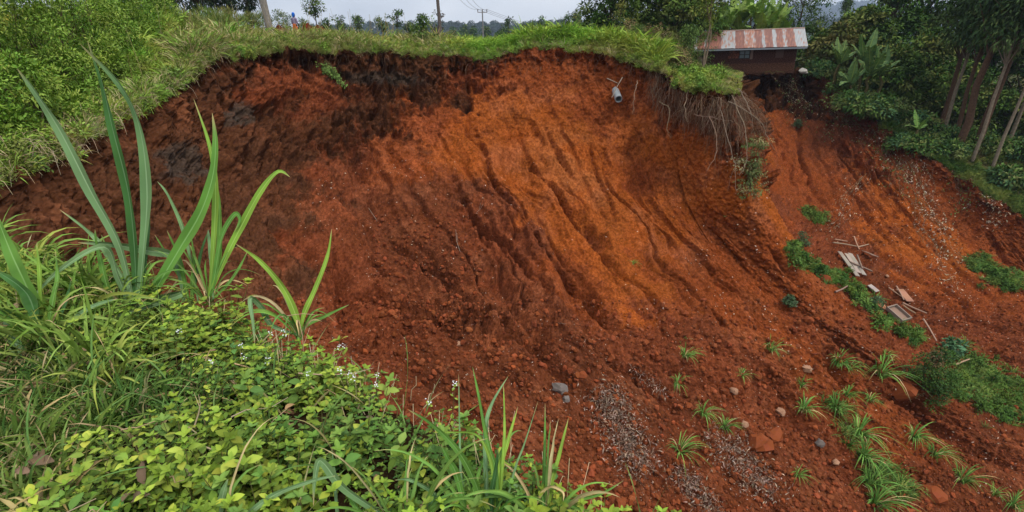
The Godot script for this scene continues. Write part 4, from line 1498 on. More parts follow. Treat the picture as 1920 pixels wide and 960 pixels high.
	for k in range(1, st.size()):
		var e: Array = st[k]
		var s := soil(e[0], e[1])
		var r: float = e[2] / 960.0 * pix(s[0]).z
		var rm := rock_mesh(600 + k, 0.72, cols[e[3]])
		var o := solo("stone" if e[3] > 0 else "clod", rm, labs[e[3]], "stone" if e[3] > 0 else "clod", s[0] + Vector3(0, r * 0.15, 0), gr[e[3]])
		o.scale = Vector3(r * rnd(0.9, 1.2), r, r * rnd(0.8, 1.1))
		o.rotation = Vector3(rnd(-0.4, 0.4), rnd(0, TAU), rnd(-0.4, 0.4))
	# dry twigs sticking out of the slope
	for e in [[890, 400, 905, 380], [860, 470, 858, 430], [1040, 600, 1060, 606], [690, 385, 705, 415], [640, 640, 655, 652], [655, 668, 672, 690]]:
		var a: Vector3 = soil(e[0], e[1])[0]
		var b: Vector3 = soil(e[2], e[3])[0] + Vector3(0, 0.1, 0.15)
		var mb := MB.new()
		mb.tube([Vector3.ZERO, (b - a) * 0.5 + rv() * 0.05, b - a], 0.01, 0.005, 4, Color(0.36, 0.28, 0.22))
		mb.tube([(b - a) * 0.5, (b - a) * 0.8 + rv() * 0.12], 0.006, 0.003, 4, Color(0.36, 0.28, 0.22))
		solo("dry_twig", mb.mesh(M["bark"]), "thin pale dry twig lying on the dark talus", "twig", a, "dry twigs on the talus")
	# rubble of the fallen building
	plank_pile()
	pipe()

func board(called: String, label: String, category: String, a: Vector3, b: Vector3, w: float, th: float, up: Vector3, col: Color, group: String = "") -> Node3D:
	var l := a.distance_to(b)
	var x := (b - a).normalized()
	var y := (up - x * up.dot(x)).normalized()
	var mb := MB.new()
	var n := 5
	for k in n:
		mb.box(Transform3D(Basis(x, y, x.cross(y)), x * l * ((k + 0.5) / n) + y * (th * 0.5)), Vector3(l / n, th * (1.0 + 0.04 * (k % 2)), w * rnd(0.94, 1.0)), jit(col, 0.12))
	return solo(called, mb.mesh(M["wood"]), label, category, a, group)

func plank_pile() -> void:
	# corrugated pale roofing sheets lying in the gully
	var q: Array = soil(1600, 500)
	var up: Vector3 = (q[1] + Vector3.UP).normalized()
	var grey := Color(0.24, 0.195, 0.165)
	var sheet_xy := [[1572, 478, 1600, 520], [1582, 477, 1609, 519], [1592, 478, 1616, 517]]
	for e in sheet_xy:
		var a: Vector3 = soil(e[0], e[1])[0] + up * 0.12
		var b: Vector3 = soil(e[2], e[3])[0] + up * 0.16
		board("plank", "weathered pale plank lying side by side with others on the gully slope", "plank", a, b, 0.22, 0.03, up, jit(grey, 0.12), "pale planks in the gully")
	for e in [[1585, 497, 1626, 511], [1603, 484, 1613, 505]]:
		board("batten", "thin dark batten lying across the pale planks", "batten", soil(e[0], e[1])[0] + up * 0.24, soil(e[2], e[3])[0] + up * 0.22, 0.07, 0.05, up, Color(0.16, 0.11, 0.085), "battens on the planks")
	for e in [[1562, 447, 1588, 452, "dark timber pole lying above the planks"], [1564, 456, 1606, 464, "dark timber pole lying above the planks"], [1604, 442, 1607, 466, "pale post standing among the fallen poles"], [1606, 464, 1628, 462, "pale stick leaning on the fallen poles"], [1660, 535, 1687, 558, "thin stick lying below the planks on the slope"], [1675, 535, 1690, 560, "thin stick lying below the planks on the slope"], [1694, 565, 1732, 585, "long pale stick lying beside the flat board"], [1686, 571, 1710, 588, "long pale stick lying beside the flat board"], [1728, 598, 1752, 640, "long reddish stick pointing down to the slope bush"], [1785, 680, 1820, 674, "bare pale stick in the weeds below the broadleaf weed"], [1562, 545, 1585, 538, "short stick sticking out of the earth lump"]]:
		var a: Vector3 = soil(e[0], e[1])[0] + up * 0.05
		var b: Vector3 = soil(e[2], e[3])[0] + up * 0.1
		var mb := MB.new()
		mb.tube([Vector3.ZERO, (b - a) * 0.5 + rv() * 0.03, b - a], 0.035, 0.025, 6, jit(Color(0.26, 0.17, 0.12), 0.25))
		solo("timber_pole", mb.mesh(M["wood"]), e[4], "pole", a, "fallen poles and sticks in the gully")
	for e in [[1620, 470, 1638, 482, 0.36, Color(0.24, 0.16, 0.12), "tan flat panel fragment lying right of the poles"], [1682, 542, 1704, 566, 0.42, Color(0.26, 0.13, 0.085), "reddish flat board lying on the slope below the planks"], [1627, 536, 1640, 545, 0.26, Color(0.26, 0.22, 0.2), "small grey slab below the pale planks"], [1640, 568, 1656, 578, 0.3, Color(0.42, 0.16, 0.09), "orange brick fragment beside the fallen wooden tray"]]:
		board("board_fragment", e[6], "board", soil(e[0], e[1])[0] + up * 0.06, soil(e[2], e[3])[0] + up * 0.08, e[4], 0.035, up, e[5], "board fragments in the gully")
	# a fallen wooden tray: bottom and raised edges
	var a: Vector3 = soil(1668, 578)[0] + up * 0.1
	var b: Vector3 = soil(1692, 602)[0] + up * 0.12
	var o := thing("wooden_tray", "fallen shallow wooden tray with a pale raised edge in the gully", "tray", a)
	var x := (b - a).normalized()
	var y := (up - x * up.dot(x)).normalized()
	var z := x.cross(y)
	var l := a.distance_to(b)
	var bs := Basis(x, y, z)
	var m1 := MB.new()
	m1.box(Transform3D(bs, x * l * 0.5), Vector3(l, 0.03, 0.55), Color(0.2, 0.13, 0.1))
	part("bottom", m1.mesh(M["wood"]), o)
	for s in [-1.0, 1.0]:
		var m2 := MB.new()
		m2.box(Transform3D(bs, x * l * 0.5 + z * 0.27 * s + y * 0.06), Vector3(l + 0.04, 0.15, 0.04), Color(0.2, 0.16, 0.135))
		part("edge", m2.mesh(M["wood"]), o)
	for s in [0.0, 1.0]:
		var m3 := MB.new()
		m3.box(Transform3D(bs, x * l * s + y * 0.06), Vector3(0.04, 0.13, 0.5), Color(0.19, 0.15, 0.125))
		part("edge", m3.mesh(M["wood"]), o)

func pipe() -> void:
	var s := soil(1160, 172)
	var dir := Vector3(0.0, -0.30, 0.95).normalized()
	var a: Vector3 = P(1160, 186, pix(s[0]).z - 0.5)
	var back := a - dir * 1.6
	var o := thing("drain_pipe", "grey plastic drain pipe sticking out of the scarp below the rim", "pipe", a)
	var mb := MB.new()
	var r := 0.145
	var n := 22
	var side := dir.cross(Vector3.UP).normalized()
	var up := side.cross(dir)
	var ring := [[-1.6, r], [-0.001, r], [0.0, r - 0.004], [0.0, r - 0.022], [-0.002, r - 0.025], [-1.5, r - 0.025]]
	var base := mb.v.size()
	for qi in ring.size():
		var q: Array = ring[qi]
		for k in n:
			var ang := TAU * k / n
			var nn := side * cos(ang) + up * sin(ang)
			mb.v.append(dir * q[0] + nn * q[1])
			mb.n.append(nn if qi < 2 else (dir if qi < 4 else -nn))
			mb.c.append(Color(0.2, 0.23, 0.25))
	for q in ring.size() - 1:
		for k in n:
			var i0 := base + q * n + k
			var i1 := base + q * n + (k + 1) % n
			mb.i.append_array([i0, i1, i0 + n, i1, i1 + n, i0 + n])
	part("tube", mb.mesh(M["plastic"]), o)
	var plug := MB.new()
	for k in n:
		var a0 := TAU * k / n
		var a1 := TAU * (k + 1) / n
		plug.tri(dir * -0.9, dir * -0.9 + (side * cos(a0) + up * sin(a0)) * (r - 0.026), dir * -0.9 + (side * cos(a1) + up * sin(a1)) * (r - 0.026), Color(0.03, 0.02, 0.015))
	part("silt", plug.mesh(M["soil"]), o)
	# twigs crossing above the pipe
	for e in [[1138, 147, 1158, 156], [1167, 145, 1147, 183]]:
		var d := pix(a).z - 0.05
		var p0 := P(e[0], e[1], d + 0.25)
		var p1 := P(e[2], e[3], d)
		var tb := MB.new()
		tb.tube([Vector3.ZERO, (p1 - p0) * 0.5 + rv() * 0.03, p1 - p0], 0.022, 0.014, 5, Color(0.36, 0.28, 0.22))
		solo("root", tb.mesh(M["bark"]), "pale bent root crossing beside the grey drain pipe", "root", p0, "roots by the pipe")

# ------------------------------------------------------------------ the house on the edge
func rust_at(f: float, v: float, nz: FastNoiseLite) -> Color:
	# f: 0..1 along the roof as in the photo, v: 0 ridge .. 1 eave
	var runs := [[0.0, 0.03, 0.05], [0.03, 0.095, 0.95], [0.095, 0.115, 0.3], [0.115, 0.2, 0.9], [0.2, 0.25, 1.0], [0.25, 0.36, 0.2], [0.36, 0.375, 0.1], [0.375, 0.46, 1.0], [0.46, 0.56, 0.45], [0.56, 0.62, 0.95], [0.62, 0.645, 0.15], [0.645, 0.71, 1.0], [0.71, 0.745, 0.05], [0.745, 0.8, 0.95], [0.8, 0.83, 0.15], [0.83, 0.905, 0.9], [0.905, 1.01, 0.03]]
	var g := f + nz.get_noise_2d(f * 30.0, v * 5.0) * 0.013
	var r := 0.5
	for e in runs:
		if g >= e[0] and g < e[1]:
			r = e[2]
	var n := nz.get_noise_2d(f * 160.0, v * 9.0) * 0.5 + nz.get_noise_2d(f * 60.0 + 40.0, v * 22.0) * 0.4
	r = clampf(r + n * 1.25, 0.0, 1.0)
	var grey := Color(0.25, 0.26, 0.27)
	var orange := Color(0.27, 0.1, 0.05)
	var dark := Color(0.145, 0.05, 0.034)
	return grey.lerp(orange, smoothstep(0.15, 0.5, r)).lerp(dark, smoothstep(0.5, 0.95, r))

func house() -> void:
	var back := Vector3(0.32, 0, -0.947)
	var o := thing("tin_roof_house", "brown mud walled house with rusty corrugated roof overhanging the scarp", "house", P(1406, 90, 39.7) + Vector3(0, -1.77, 0) + back * 0.45)
	o.rotation = Vector3(0, -0.326, 0.034)
	var H := 1.9
	var D := 4.6
	var x0 := -3.3
	var x1 := 3.45
	var wc := Color(0.085, 0.042, 0.032)
	var wc2 := Color(0.12, 0.06, 0.042)
	var I := Basis.IDENTITY
	var bx := func(mb: MB, ax: float, ay: float, az: float, cx: float, cy: float, cz: float, c: Color) -> void:
		mb.box(Transform3D(I, Vector3((ax + cx) * 0.5, (ay + cy) * 0.5, (az + cz) * 0.5)), Vector3(cx - ax, cy - ay, cz - az), c)
	# front wall round the window opening, with a darker plinth band
	var wx0 := -0.62
	var wx1 := 0.18
	var wy0 := 0.98
	var wy1 := 1.6
	var fw := MB.new()
	bx.call(fw, x0, 0.62, -0.2, wx0, H, 0.0, wc)
	bx.call(fw, wx1, 0.62, -0.2, x1, H, 0.0, wc)
	bx.call(fw, wx0, 0.62, -0.2, wx1, wy0, 0.0, wc)
	bx.call(fw, wx0, wy1, -0.2, wx1, H, 0.0, wc)
	part("front_wall", fw.mesh(M["wall"]), o)
	var pl := MB.new()
	bx.call(pl, x0, 0.0, -0.22, x1, 0.62, 0.035, wc2)
	part("plinth", pl.mesh(M["wall"]), o)
	for s in 2:
		var sw := MB.new()
		var sx := x0 + 0.1 if s == 0 else x1 - 0.1
		bx.call(sw, sx - 0.1, 0.0, -D, sx + 0.1, H - 0.02, -0.2, wc)
		# gable
		sw.tri(Vector3(sx + (0.1 if s else -0.1), H - 0.02, 0.0), Vector3(sx + (0.1 if s else -0.1), H + 1.0, -D * 0.5), Vector3(sx + (0.1 if s else -0.1), H - 0.02, -D), wc)
		part("side_wall", sw.mesh(M["wall"]), o)
	var bw := MB.new()
	bx.call(bw, x0, 0.0, -D - 0.2, x1, H, -D, wc)
	part("back_wall", bw.mesh(M["wall"]), o)
	var patch := MB.new()
	for k in 9:
		bx.call(patch, -1.4 + (k % 3) * 0.26 + 0.1 * ((k / 3) % 2), 1.02 + (k / 3) * 0.2, -0.01, -1.4 + (k % 3) * 0.26 + 0.1 * ((k / 3) % 2) + 0.23, 1.19 + (k / 3) * 0.2, 0.018, jit(Color(0.2, 0.08, 0.055), 0.25))
	var bm := patch.mesh(M["wall"])
	part("brick_patch", bm, o)
	# window: frame with a cross bar and four panes
	var wd := MB.new()
	var fc := Color(0.035, 0.03, 0.03)
	bx.call(wd, wx0, wy0, -0.12, wx0 + 0.06, wy1, 0.02, fc)
	bx.call(wd, wx1 - 0.06, wy0, -0.12, wx1, wy1, 0.02, fc)
	bx.call(wd, wx0 + 0.06, wy0, -0.12, wx1 - 0.06, wy0 + 0.06, 0.02, fc)
	bx.call(wd, wx0 + 0.06, wy1 - 0.06, -0.12, wx1 - 0.06, wy1, 0.02, fc)
	var wm := (wx0 + wx1) * 0.5
	var hm := (wy0 + wy1) * 0.5
	bx.call(wd, wm - 0.035, wy0 + 0.06, -0.1, wm + 0.035, wy1 - 0.06, 0.015, fc)
	bx.call(wd, wx0 + 0.06, hm - 0.025, -0.1, wm - 0.035, hm + 0.025, 0.012, fc)
	bx.call(wd, wm + 0.035, hm - 0.025, -0.1, wx1 - 0.06, hm + 0.025, 0.012, fc)
	var win := part("window", wd.mesh(M["wood"]), o)
	for e in [[wx0 + 0.06, wm - 0.035], [wm + 0.035, wx1 - 0.06]]:
		for g in [[wy0 + 0.06, hm - 0.025], [hm + 0.025, wy1 - 0.06]]:
			var pm := BoxMesh.new()
			pm.size = Vector3(e[1] - e[0] - 0.002, g[1] - g[0] - 0.002, 0.006)
			pm.material = M["pane"]
			var po := part("pane", pm, win)
			po.position = Vector3((e[0] + e[1]) * 0.5, (g[0] + g[1]) * 0.5, -0.05)
	var sh := MB.new()
	bx.call(sh, wx1 + 0.02, wy0 - 0.05, 0.0, wx1 + 0.2, wy1, 0.03, Color(0.13, 0.085, 0.07))
	part("shutter", sh.mesh(M["wood"]), o)
	var sh2 := MB.new()
	bx.call(sh2, 2.0, 1.0, 0.0, 2.55, 1.62, 0.025, Color(0.07, 0.04, 0.032))
	part("shutter", sh2.mesh(M["wood"]), o)
	# floor slab with the broken earth still stuck under its left end
	var fl := MB.new()
	bx.call(fl, x0, -0.14, -D - 0.2, x1, 0.0, 0.06, Color(0.1, 0.05, 0.035))
	part("floor_slab", fl.mesh(M["wall"]), o)
	var fe := MB.new()
	var prev := Vector2(x0, -0.55)
	for k in 14:
		var f := (k + 1) / 14.0
		var nx := Vector2(lerpf(x0, 0.5, f), lerpf(-0.6, -0.16, pow(f, 2.5)) + rnd(-0.04, 0.04))
		bx.call(fe, prev.x, minf(nx.y, -0.18), -1.6, nx.x, -0.14, 0.03 + rnd(-0.04, 0.03), jit(Color(0.3, 0.105, 0.045), 0.15))
		prev = nx
	part("foundation_earth", fe.mesh(M["soil"]), o)
	# roof: corrugated sheets side by side, front and back slope
	var nz := noise(701, 0.35, 4)
	var rx0 := -4.05
	var rx1 := 4.05
	var ns := 11
	var ridge := Vector3(0, 3.06, -2.3)
	var eave := Vector3(0, 1.77, 0.45)
	var eave_b := Vector3(0, 1.77, -D - 0.65)
	for s in 2:
		for k in ns:
			var mb := MB.new()
			var a := lerpf(rx0, rx1, float(k) / ns)
			var b := lerpf(rx0, rx1, float(k + 1) / ns) + 0.03
			var nu := 32
			var nv := 10
			var e: Vector3 = eave if s == 0 else eave_b
			var lift := 0.012 * (k % 2) + rnd(-0.004, 0.01)
			for u in nu + 1:
				for v in nv + 1:
					var x := lerpf(a, b, float(u) / nu)
					var f := (x - rx0) / (rx1 - rx0)
					var p: Vector3 = ridge.lerp(e, float(v) / nv + rnd(0, 0.0))
					p.x = x
					p.y += lift + 0.016 * sin(x * TAU / 0.1)
					mb.v.append(p)
					var slope := 0.016 * TAU / 0.1 * cos(x * TAU / 0.1)
					mb.n.append(Vector3(-slope, 0.9, 0.43 if s == 0 else -0.43).normalized())
					mb.c.append(rust_at(f, float(v) / nv, nz) if s == 0 else rust_at(1.0 - f, float(v) / nv, nz))
			for u in nu:
				for v in nv:
					var i0 := u * (nv + 1) + v
					if s == 0:
						mb.i.append_array([i0, i0 + nv + 1, i0 + 1, i0 + 1, i0 + nv + 1, i0 + nv + 2])
					else:
						mb.i.append_array([i0, i0 + 1, i0 + nv + 1, i0 + 1, i0 + nv + 2, i0 + nv + 1])
			part("roof_sheet", mb.mesh(M["metal"]), o)
	var rc := MB.new()
	rc.tube([Vector3(rx0 - 0.03, 3.07, -2.3), Vector3(0, 3.07, -2.3), Vector3(rx1 + 0.03, 3.07, -2.3)], 0.055, 0.055, 8, Color(0.26, 0.17, 0.13))
	part("ridge_cap", rc.mesh(M["metal"]), o)
	var fa := MB.new()
	fa.box(Transform3D(I, Vector3(0, 1.68, 0.42)), Vector3(rx1 - rx0, 0.11, 0.03), Color(0.2, 0.22, 0.25))
	part("fascia", fa.mesh(M["wood"]), o)
	for k in 6:
		var rf := MB.new()
		var rx := lerpf(rx0 + 0.3, rx1 - 0.3, k / 5.0)
		rf.tube([Vector3(rx, 1.66, 0.38), Vector3(rx, 2.94, -2.3)], 0.04, 0.04, 4, Color(0.1, 0.07, 0.05))
		part("rafter", rf.mesh(M["wood"]), o)
	# a blue plastic drum end in the shadow under the floor
	var bl := thing("blue_barrel", "blue plastic barrel lying under the left end of the house", "barrel", P(1384, 143, 38.6))
	var bb := MB.new()
	bb.tube([Vector3(0, 0, 0.02), Vector3(0, 0, 0), Vector3(0, 0.0, -0.06), Vector3(0.02, 0.01, -0.35), Vector3(0.03, 0.02, -0.7)], 0.19, 0.2, 14, Color(0.035, 0.085, 0.25))
	bb.tube([Vector3(0, 0, -0.02), Vector3(0, 0, 0.025)], 0.19, 0.17, 14, Color(0.04, 0.1, 0.28))
	part("drum", bb.mesh(M["plastic"]), bl)
	var bp := MB.new()
	bp.tube([Vector3(-0.08, 0.05, 0.02), Vector3(-0.08, 0.05, 0.06)], 0.035, 0.035, 8, Color(0.02, 0.03, 0.06))
	part("plug", bp.mesh(M["plastic"]), bl)
	# pale sack right of the house
	var sk := solo("white_rock", rock_mesh(731, 0.7, Color(0.3, 0.28, 0.25)), "pale boulder lying at the right corner of the house", "boulder", plat_px(1506, 38.5) + Vector3(0, 0.2, 0))
	sk.scale = Vector3(0.32, 0.32, 0.3)

# ------------------------------------------------------------------ trees
func hgt(base: Vector3, py: float) -> float:
	# height above base at which a vertical reaches the photo row py
	var d := pix(base).z
	return P(960, py, d).y - base.y

func far_trees() -> void:
	var dark := [Color(0.034, 0.07, 0.018), Color(0.055, 0.1, 0.024), Color(0.09, 0.125, 0.032)]
	var mid := [Color(0.065, 0.115, 0.028), Color(0.1, 0.155, 0.036), Color(0.05, 0.09, 0.024), Color(0.14, 0.16, 0.045)]
	var lite := [Color(0.13, 0.17, 0.04), Color(0.1, 0.15, 0.035), Color(0.16, 0.17, 0.05)]
	var brown := Color(0.12, 0.09, 0.065)
	# slender tree by the person
	var b := plat_px(597, 40)
	plant("slender_tree", "slender tree with small round crown standing beside the person", "tree", b, grow(hgt(b, -4), 0.06, hgt(b, 26), 0.72, 0, 22, 34, 0.2, 0.09, 0.36, 0.2, dark, Color(0.08, 0.06, 0.05)))
	# far eucalypts along the skyline: photo x, depth, top row, half width px, shape
	var rows := [[645, 115, 30, 16, 2, "dark rounded tree on the skyline right of the red soil heap"], [676, 118, 31, 14, 2, "dark double crowned tree on the skyline, second from the red soil heap"], [618, 70, 36, 7, 4, "small green tree on the skyline right of the slender tree"], [722, 62, 33, 12, 3, "sparse bare looking tree left of the umbrella crowned tree"], [748, 66, 20, 17, 3, "umbrella crowned tree on the skyline left of the bushy shrub"], [770, 70, 40, 14, 4, "low dark tree at the foot of the umbrella crowned tree"],
		[827, 60, 18, 13, 2, "reddish brown tree right behind the leaning utility pole"], [853, 210, 51, 16, 4, "far tree in the grey green line between the two utility poles"], [872, 215, 50, 14, 4, "far tree in the grey green line between the two utility poles"], [888, 205, 49, 14, 4, "far tree in the grey green line between the two utility poles"], [912, 190, 53, 8, 4, "small far tree just behind the cross armed utility pole"], [954, 110, 35, 17, 1, "dark conical tree standing right of the cross armed utility pole"], [938, 130, 58, 10, 4, "low far tree left of the dark conical tree"],
		[984, 165, 47, 9, 2, "far dark tree between the conical tree and the tall eucalypts"], [999, 150, 44, 11, 2, "far dark tree between the conical tree and the tall eucalypts"], [1013, 170, 34, 7, 2, "tall thin far eucalypt right of the dark conical tree"], [1023, 172, 38, 7, 2, "tall thin far eucalypt right of the dark conical tree"], [1036, 165, 50, 10, 4, "low far tree right of the thin eucalypts"], [1046, 160, 46, 8, 2, "low far tree right of the thin eucalypts"], [1060, 120, 28, 13, 2, "tall dark far eucalypt left of the pale eucalypt"], [1074, 118, 25, 11, 2, "tall dark far eucalypt left of the pale eucalypt"], [1084, 100, 23, 9, 2, "pale olive eucalypt beside the tall dark eucalypts"], [1100, 80, 24, 12, 4, "pale olive tree at the left foot of the large dark tree"], [1120, 78, 36, 12, 4, "low pale olive bush under the large dark tree"]]
	for e in rows:
		b = plat_px(e[0], e[1])
		var h := hgt(b, e[2])
		var d: float = e[1]
		var rx: float = e[3] / 960.0 * d
		var pal: Array = dark
		if e[0] == 827:
			pal = [Color(0.09, 0.06, 0.05), Color(0.07, 0.06, 0.045)]
		if e[0] in [1084, 1100, 1120]:
			pal = lite
		var sz: float = d * 0.0042
		var sparse: int = 16 if e[4] == 3 or e[0] == 827 else 34
		plant("skyline_tree", e[5], "tree", b, grow(h, d * 0.0018, h * (0.55 if e[4] == 3 else (0.12 if e[4] != 2 else 0.25)), rx, e[4], sparse, 26, sz, sz * 0.5, maxf(rx * 0.34, d * 0.006), 0.2, pal, brown), "trees on the skyline")
	# dark cypress boughs at the top left
	for e in [[385, 30, -120, 60], [440, 32, -120, 50], [476, 36, -60, 26], [330, 27, -120, 60], [410, 34, -110, 50]]:
		b = plat_px(e[0], e[1])
		var h := hgt(b, e[2])
		plant("dark_cypress", "dark needled tree with drooping boughs behind the left grass crest", "tree", b, grow(h, 0.12, hgt(b, 16), e[3] / 960.0 * e[1], 0, 70, 46, 0.22, 0.06, 0.5, 0.9, [Color(0.02, 0.035, 0.02), Color(0.03, 0.045, 0.022)], brown), "dark trees at the left crest")
	for e in [[340, 23, 26, 34], [395, 24, 22, 40], [440, 25, 24, 34], [478, 26, 30, 26], [365, 22, 34, 30], [420, 23, 36, 30]]:
		b = plat_px(e[0], e[1])
		plant("grassy_shrub", "olive grassy shrub on the crest below the dark needled trees", "shrub", b, grow(maxf(hgt(b, e[2]), 0.5), 0.02, 0.02, e[3] / 960.0 * e[1], 4, 50, 50, 0.2, 0.022, 0.3, -0.7, [Color(0.16, 0.2, 0.05), Color(0.11, 0.17, 0.04), Color(0.22, 0.21, 0.08)], Color(0.12, 0.1, 0.05), Vector3.ZERO, "farleaf", 5), "grassy shrubs on the left crest", 1.0, 0.0, "stems", "foliage")
	# leafy shrub on the rim
	b = plat_px(796, 23.5)
	plant("leafy_shrub", "upright leafy green shrub on the rim beside the utility pole", "shrub", b, grow(hgt(b, 31), 0.03, 0.15, 0.62, 4, 40, 34, 0.15, 0.055, 0.24, 0.25, [Color(0.06, 0.105, 0.028), Color(0.09, 0.14, 0.035), Color(0.12, 0.16, 0.05)], Color(0.1, 0.08, 0.05), Vector3.ZERO, "farleaf", 4), "", 1.0, 0.0, "stems", "foliage")
	for e in [[745, 25, 55, 30], [700, 24.5, 62, 34], [640, 24, 70, 30], [850, 28, 66, 24], [860, 24, 76, 18]]:
		b = plat_px(e[0], e[1])
		plant("low_shrub", "low olive green shrub rising out of the rim grass", "shrub", b, grow(maxf(hgt(b, e[2]), 0.35), 0.02, 0.02, e[3] / 960.0 * e[1], 4, 22, 36, 0.09, 0.035, 0.2, 0.1, [G_OLIVE, Color(0.1, 0.13, 0.04)], Color(0.1, 0.08, 0.05), Vector3.ZERO, "farleaf", 4), "low shrubs in the rim grass", 1.0, 0.0, "stems", "foliage")
	# hedge of shrubs behind the person
	for e in [[530, 42, 22, 26], [545, 44, 28, 20], [500, 40, 25, 24], [575, 43, 38, 16]]:
		b = plat_px(e[0], e[1])
		plant("hedge_shrub", "dark green upright shrub in the hedge behind the person", "shrub", b, grow(hgt(b, e[2]), 0.03, 0.05, e[3] / 960.0 * e[1], 4, 30, 40, 0.16, 0.05, 0.32, -0.2, mid, brown, Vector3.ZERO, "farleaf", 4), "hedge behind the person", 1.0, 0.0, "stems", "foliage")
	b = plat_px(584, 41)
	banana("small banana plant with low leaves beside the slender tree", b, 0.3, 5, 1.1, "", Color(0.1, 0.17, 0.05))
	# the large trees behind the bright grass
	var big := [[1140, 36, -90, 58, 0, dark, "large dense dark green tree rising behind the bright grass"], [1205, 40, -80, 52, 0, mid, "tall green tree between the dark tree and the brown shrubs"], [1255, 38, -60, 44, 0, mid, "tall loose green tree above the brown shrubs left of the house"], [1300, 44, -80, 48, 0, dark, "dark tree rising behind the left end of the house"], [1370, 60, -60, 60, 0, dark, "dark tree behind the banana grove"], [1475, 54, -50, 44, 0, dark, "dark tree rising behind the right half of the roof"], [1240, 55, -90, 60, 0, dark, "tall dark tree far behind the brown shrubs"]]
	for e in big:
		b = plat_px(e[0], e[1])
		var h := hgt(b, e[2])
		var rx: float = e[3] / 960.0 * e[1]
		plant("broadleaf_tree", e[6], "tree", b, grow(h, 0.16, 0.6, rx, e[4], 120, 70, 0.28, 0.14, rx * 0.28, 0.15, e[5], brown), "trees behind the rim grass")
	b = plat_px(1158, 33)
	plant("yellow_bush", "yellowish rounded bush between the large trees", "bush", b, grow(hgt(b, 8), 0.05, 0.4, 0.5, 0, 30, 40, 0.13, 0.06, 0.3, 0.1, [Color(0.2, 0.19, 0.05), Color(0.15, 0.16, 0.05)], brown), "", 1.0, 0.0, "stems", "foliage")
	# brown and olive shrubs left of the house
	for e in [[1222, 24, 48, 34, 1], [1250, 22.5, 62, 30, 1], [1285, 26, 50, 34, 0], [1195, 27, 45, 30, 0], [1270, 21, 92, 24, 1], [1310, 30, 60, 30, 0], [1243, 21.5, 100, 20, 0], [1215, 24, 84, 22, 1], [1180, 30, 40, 26, 1]]:
		b = plat_px(e[0], e[1])
		var pal := [Color(0.17, 0.15, 0.065), Color(0.22, 0.16, 0.09), Color(0.12, 0.13, 0.045)] if e[4] else [Color(0.08, 0.12, 0.035), Color(0.1, 0.15, 0.045), Color(0.06, 0.1, 0.03)]
		plant("brushwood_shrub", "olive brown shrub with dry twigs on the spur left of the house" if e[4] else "green shrub among olive brown brushwood left of the house", "shrub", b, grow(maxf(hgt(b, e[2]), 0.5), 0.025, 0.05, e[3] / 960.0 * e[1], 4, 40, 50, 0.1, 0.035, 0.26, 0.1, pal, Color(0.2, 0.14, 0.1), Vector3.ZERO, "farleaf", 5), "dry shrubs on the spur" if e[4] else "green shrubs on the spur", 1.0, 0.0, "stems", "foliage")
	# twin stemmed sapling in front of the house
	b = P(1318, 133, 20.5)
	b.y = ground_h(b.x, b.z)
	var sap := thing("twin_stem_sapling", "slender twin stemmed sapling growing on the spur before the house", "tree", b)
	var tb := MB.new()
	var cb := MB.new()
	var d0 := pix(b).z
	for e in [[[1318, 133], [1322, 95], [1330, 55], [1334, 10], [1338, -40]], [[1320, 133], [1328, 90], [1333, 60], [1326, 15], [1316, -30]]]:
		var ctrl := []
		for q in e:
			ctrl.append(P(q[0], q[1], d0) - b)
		ctrl[0] = Vector3(0, -0.05, 0)
		var pts := spline(ctrl, 12)
		tb.tube(pts, 0.042, 0.016, 7, Color(0.16, 0.125, 0.09))
		for k in 30:
			var q: Vector3 = pts[rng.randi_range(8, 12)]
			var c := q + rv() * Vector3(0.55, 0.4, 0.55)
			tb.tube([q, (q + c) * 0.5 + Vector3(0, 0.04, 0), c], 0.011, 0.004, 4, Color(0.14, 0.11, 0.07))
			for m in 22:
				var dir := (rv() + Vector3.DOWN * 0.4).normalized()
				var nrm := Vector3.UP + rv() * 0.7
				nrm = (nrm - dir * nrm.dot(dir)).normalized()
				cb.leaf2(c + rv() * 0.25, dir, nrm, rnd(0.08, 0.15), 0.04, 0.25, jit(Color(0.15, 0.16, 0.035).lerp(Color(0.09, 0.14, 0.03), rng.randf()), 0.2))
	part("stems", tb.mesh(M["bark"]), sap)
	part("crown", cb.mesh(M["farleaf"]), sap)
	# banana grove behind the house
	for e in [[1330, 45, 1.4], [1350, 45, 1.2], [1372, 45.5, 1.4], [1412, 45.5, 1.5], [1434, 45.5, 1.2], [1345, 47, 1.9], [1362, 46, 2.3], [1382, 47, 2.5], [1402, 46, 2.6], [1420, 47, 2.4], [1440, 46, 2.2], [1456, 47, 1.8], [1392, 49, 3.4], [1428, 49, 3.2]]:
		b = plat_px(e[0], e[1])
		banana("banana plant with upright pale green leaves behind the rusty roof", b, e[2] + 1.5, 9, 2.9, "banana grove behind the house", Color(0.15, 0.23, 0.05))
	# right of the house
	for e in [[1560, 37, 1.9, 2.3], [1590, 35.6, 1.3, 2.1], [1618, 35.8, 1.9, 2.4], [1640, 36.2, 2.0, 2.3], [1606, 37.5, 2.3, 2.3]]:
		b = plat_px(e[0], e[1])
		banana("banana plant with torn drooping leaves at the forest edge right of the house", b, e[2], 7, e[3], "banana plants at the forest edge", Color(0.09, 0.15, 0.05))
	b = plat_px(1706, 33.2)
	banana("small lone banana plant with two raised leaves among the dark bushes", b, 1.2, 4, 1.5, "", Color(0.14, 0.24, 0.06))
